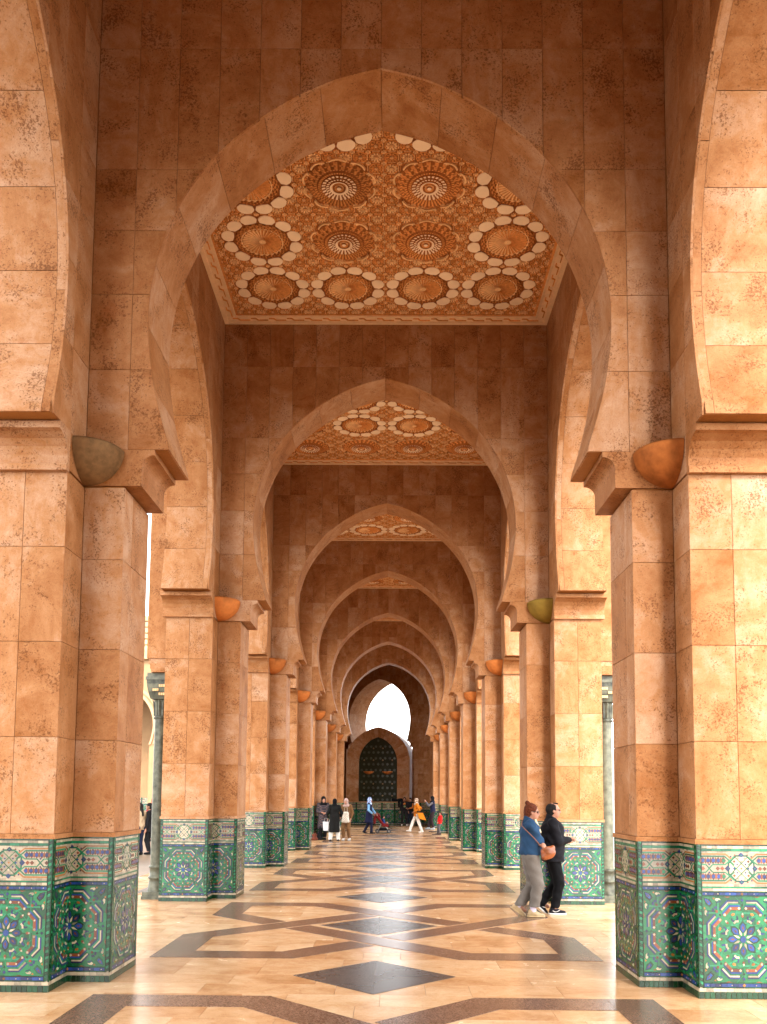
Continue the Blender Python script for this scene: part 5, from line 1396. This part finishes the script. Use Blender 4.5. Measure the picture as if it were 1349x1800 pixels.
# ---- walking woman in orange
person('woman in orange cardigan and white trousers walking to the left', (1.38, 42.0, 0), R(180), H=1.64, ank=((0.36, -0.06, 0.08), (-0.26, 0.08, 0.085)), toe=(-0.1, 0.1), wrist=((-0.05, -0.20, 1.02), (0.10, 0.20, 1.04)), pole=((-1, -0.3, 0), (-1, 0.3, 0)), top=cloth((0.58, 0.17, 0.012)), hem=0.80, legs=cloth((0.80, 0.74, 0.66)), shoe=cloth((0.78, 0.74, 0.70)), hair=('hijab', print_cloth('beige_print', (0.50, 0.38, 0.28), (0.16, 0.09, 0.05), 24.0)), skin='tan', legw=1.0, ankle_cut=0.06)
ob = small('shopping_bag', 'flat orange bag with black trim carried by the walking woman', 'bag', (1.56, 41.72, 0.62), R(0))
m_ = MB(); m_.add([(-0.07,-0.02,0.05),(0.26,-0.02,-0.02),(0.26,0.02,-0.02),(-0.07,0.02,0.05),(-0.16,-0.02,0.38),(0.10,-0.02,0.36),(0.10,0.02,0.36),(-0.16,0.02,0.38)], [(3,2,1,0),(0,1,5,4),(1,2,6,5),(2,3,7,6),(3,0,4,7),(4,5,6,7)]); m_.build('bag_body', cloth((0.62, 0.20, 0.012)), ob)
m_ = MB(); m_.box((-0.17,-0.028,0.34), (0.11,0.028,0.40)); tube(m_, [(-0.15,0,0.38),(-0.10,0,0.52),(0.0,0,0.52),(0.06,0,0.38)], 0.014, 6); m_.build('trim', blk, ob)
# ---- man taking a picture, child in red
person('man in navy vest with grey sleeves and dark cap raising a phone', (2.36, 46.3, 0), R(180), H=1.74, ank=((0.22, -0.05, 0.10), (-0.02, 0.06, 0.08)), wrist=((0.36, -0.05, 1.42), (0.34, 0.08, 1.40)), pole=((0.2, -0.3, -1), (0.2, 0.3, -1)), top=cloth((0.012, 0.014, 0.04)), hem=0.86, sleeve=cloth((0.13, 0.12, 0.13)), legs=cloth((0.03, 0.018, 0.02)), shoe=cloth((0.35, 0.38, 0.38)), hair=('hijab', cloth((0.007, 0.007, 0.008))), lean=0.02)
ph = small('phone', 'dark phone held up by the man in the navy vest', 'phone', (1.85, 46.3, 1.46)); m_ = MB(); m_.box((-0.005, -0.04, -0.07), (0.005, 0.04, 0.07)); m_.box((-0.006, -0.036, -0.062), (-0.0052, 0.036, 0.062)); m_.build('case', BLACK, ph)
person('small child in a red padded jacket by the right hand piers', (2.40, 40.6, 0), R(180), H=1.02, ank=((0.16, -0.07, 0.08), (-0.02, 0.09, 0.08)), wrist=((0.10, -0.22, 0.95), (0.10, 0.22, 0.95)), top=cloth((0.55, 0.012, 0.010)), hem=0.80, legs=cloth((0.10, 0.09, 0.09)), shoe=cloth((0.03, 0.03, 0.03)), hair=('short', 'brown'), girth=1.3, legw=1.25, vox=0.014, lean=-0.12)
# ---- people outside on the left
person('man in black suit standing outside the left row of piers', (-6.92, 25.85, -0.016), R(180), H=1.50, top=cloth((0.011, 0.010, 0.011)), hem=0.74, legs=cloth((0.010, 0.010, 0.011)), shoe=blk, skin='tan', hair=('short', 'dark'), girth=1.25, group='people outside on the left')
person('person in beige jacket with long dark hair outside the left row', (-7.12, 25.55, -0.016), R(150), H=1.50, top=cloth((0.40, 0.29, 0.18)), hem=0.82, legs=cloth((0.012, 0.018, 0.045)), shoe=blk, hair=('long', 'dark'), group='people outside on the left', legw=1.2)
person('person in red far out on the plaza behind the man in the suit', (-8.75, 33.0, -0.016), R(-60), H=1.62, top=cloth((0.40, 0.010, 0.016)), coat=0.5, legs=blk, shoe=blk, hair=('hijab', cloth((0.36, 0.010, 0.016))), group='people outside on the left')
person('child in blue and white carried high far out on the plaza', (-8.52, 33.1, 0.92), R(-90), H=0.92, top=cloth((0.06, 0.10, 0.30)), hem=0.84, legs=cloth((0.7, 0.68, 0.66)), shoe=white_mat, hair=('short', 'brown'), vox=0.014, group='people outside on the left')
person('adult in dark clothes lifting a child far out on the plaza', (-8.50, 33.28, -0.016), R(-95), H=1.55, wrist=((0.20, -0.12, 1.12), (0.20, 0.12, 1.12)), top=cloth((0.03, 0.03, 0.05)), hem=0.82, legs=blk, shoe=blk, hair=('short', 'dark'), group='people outside on the left')
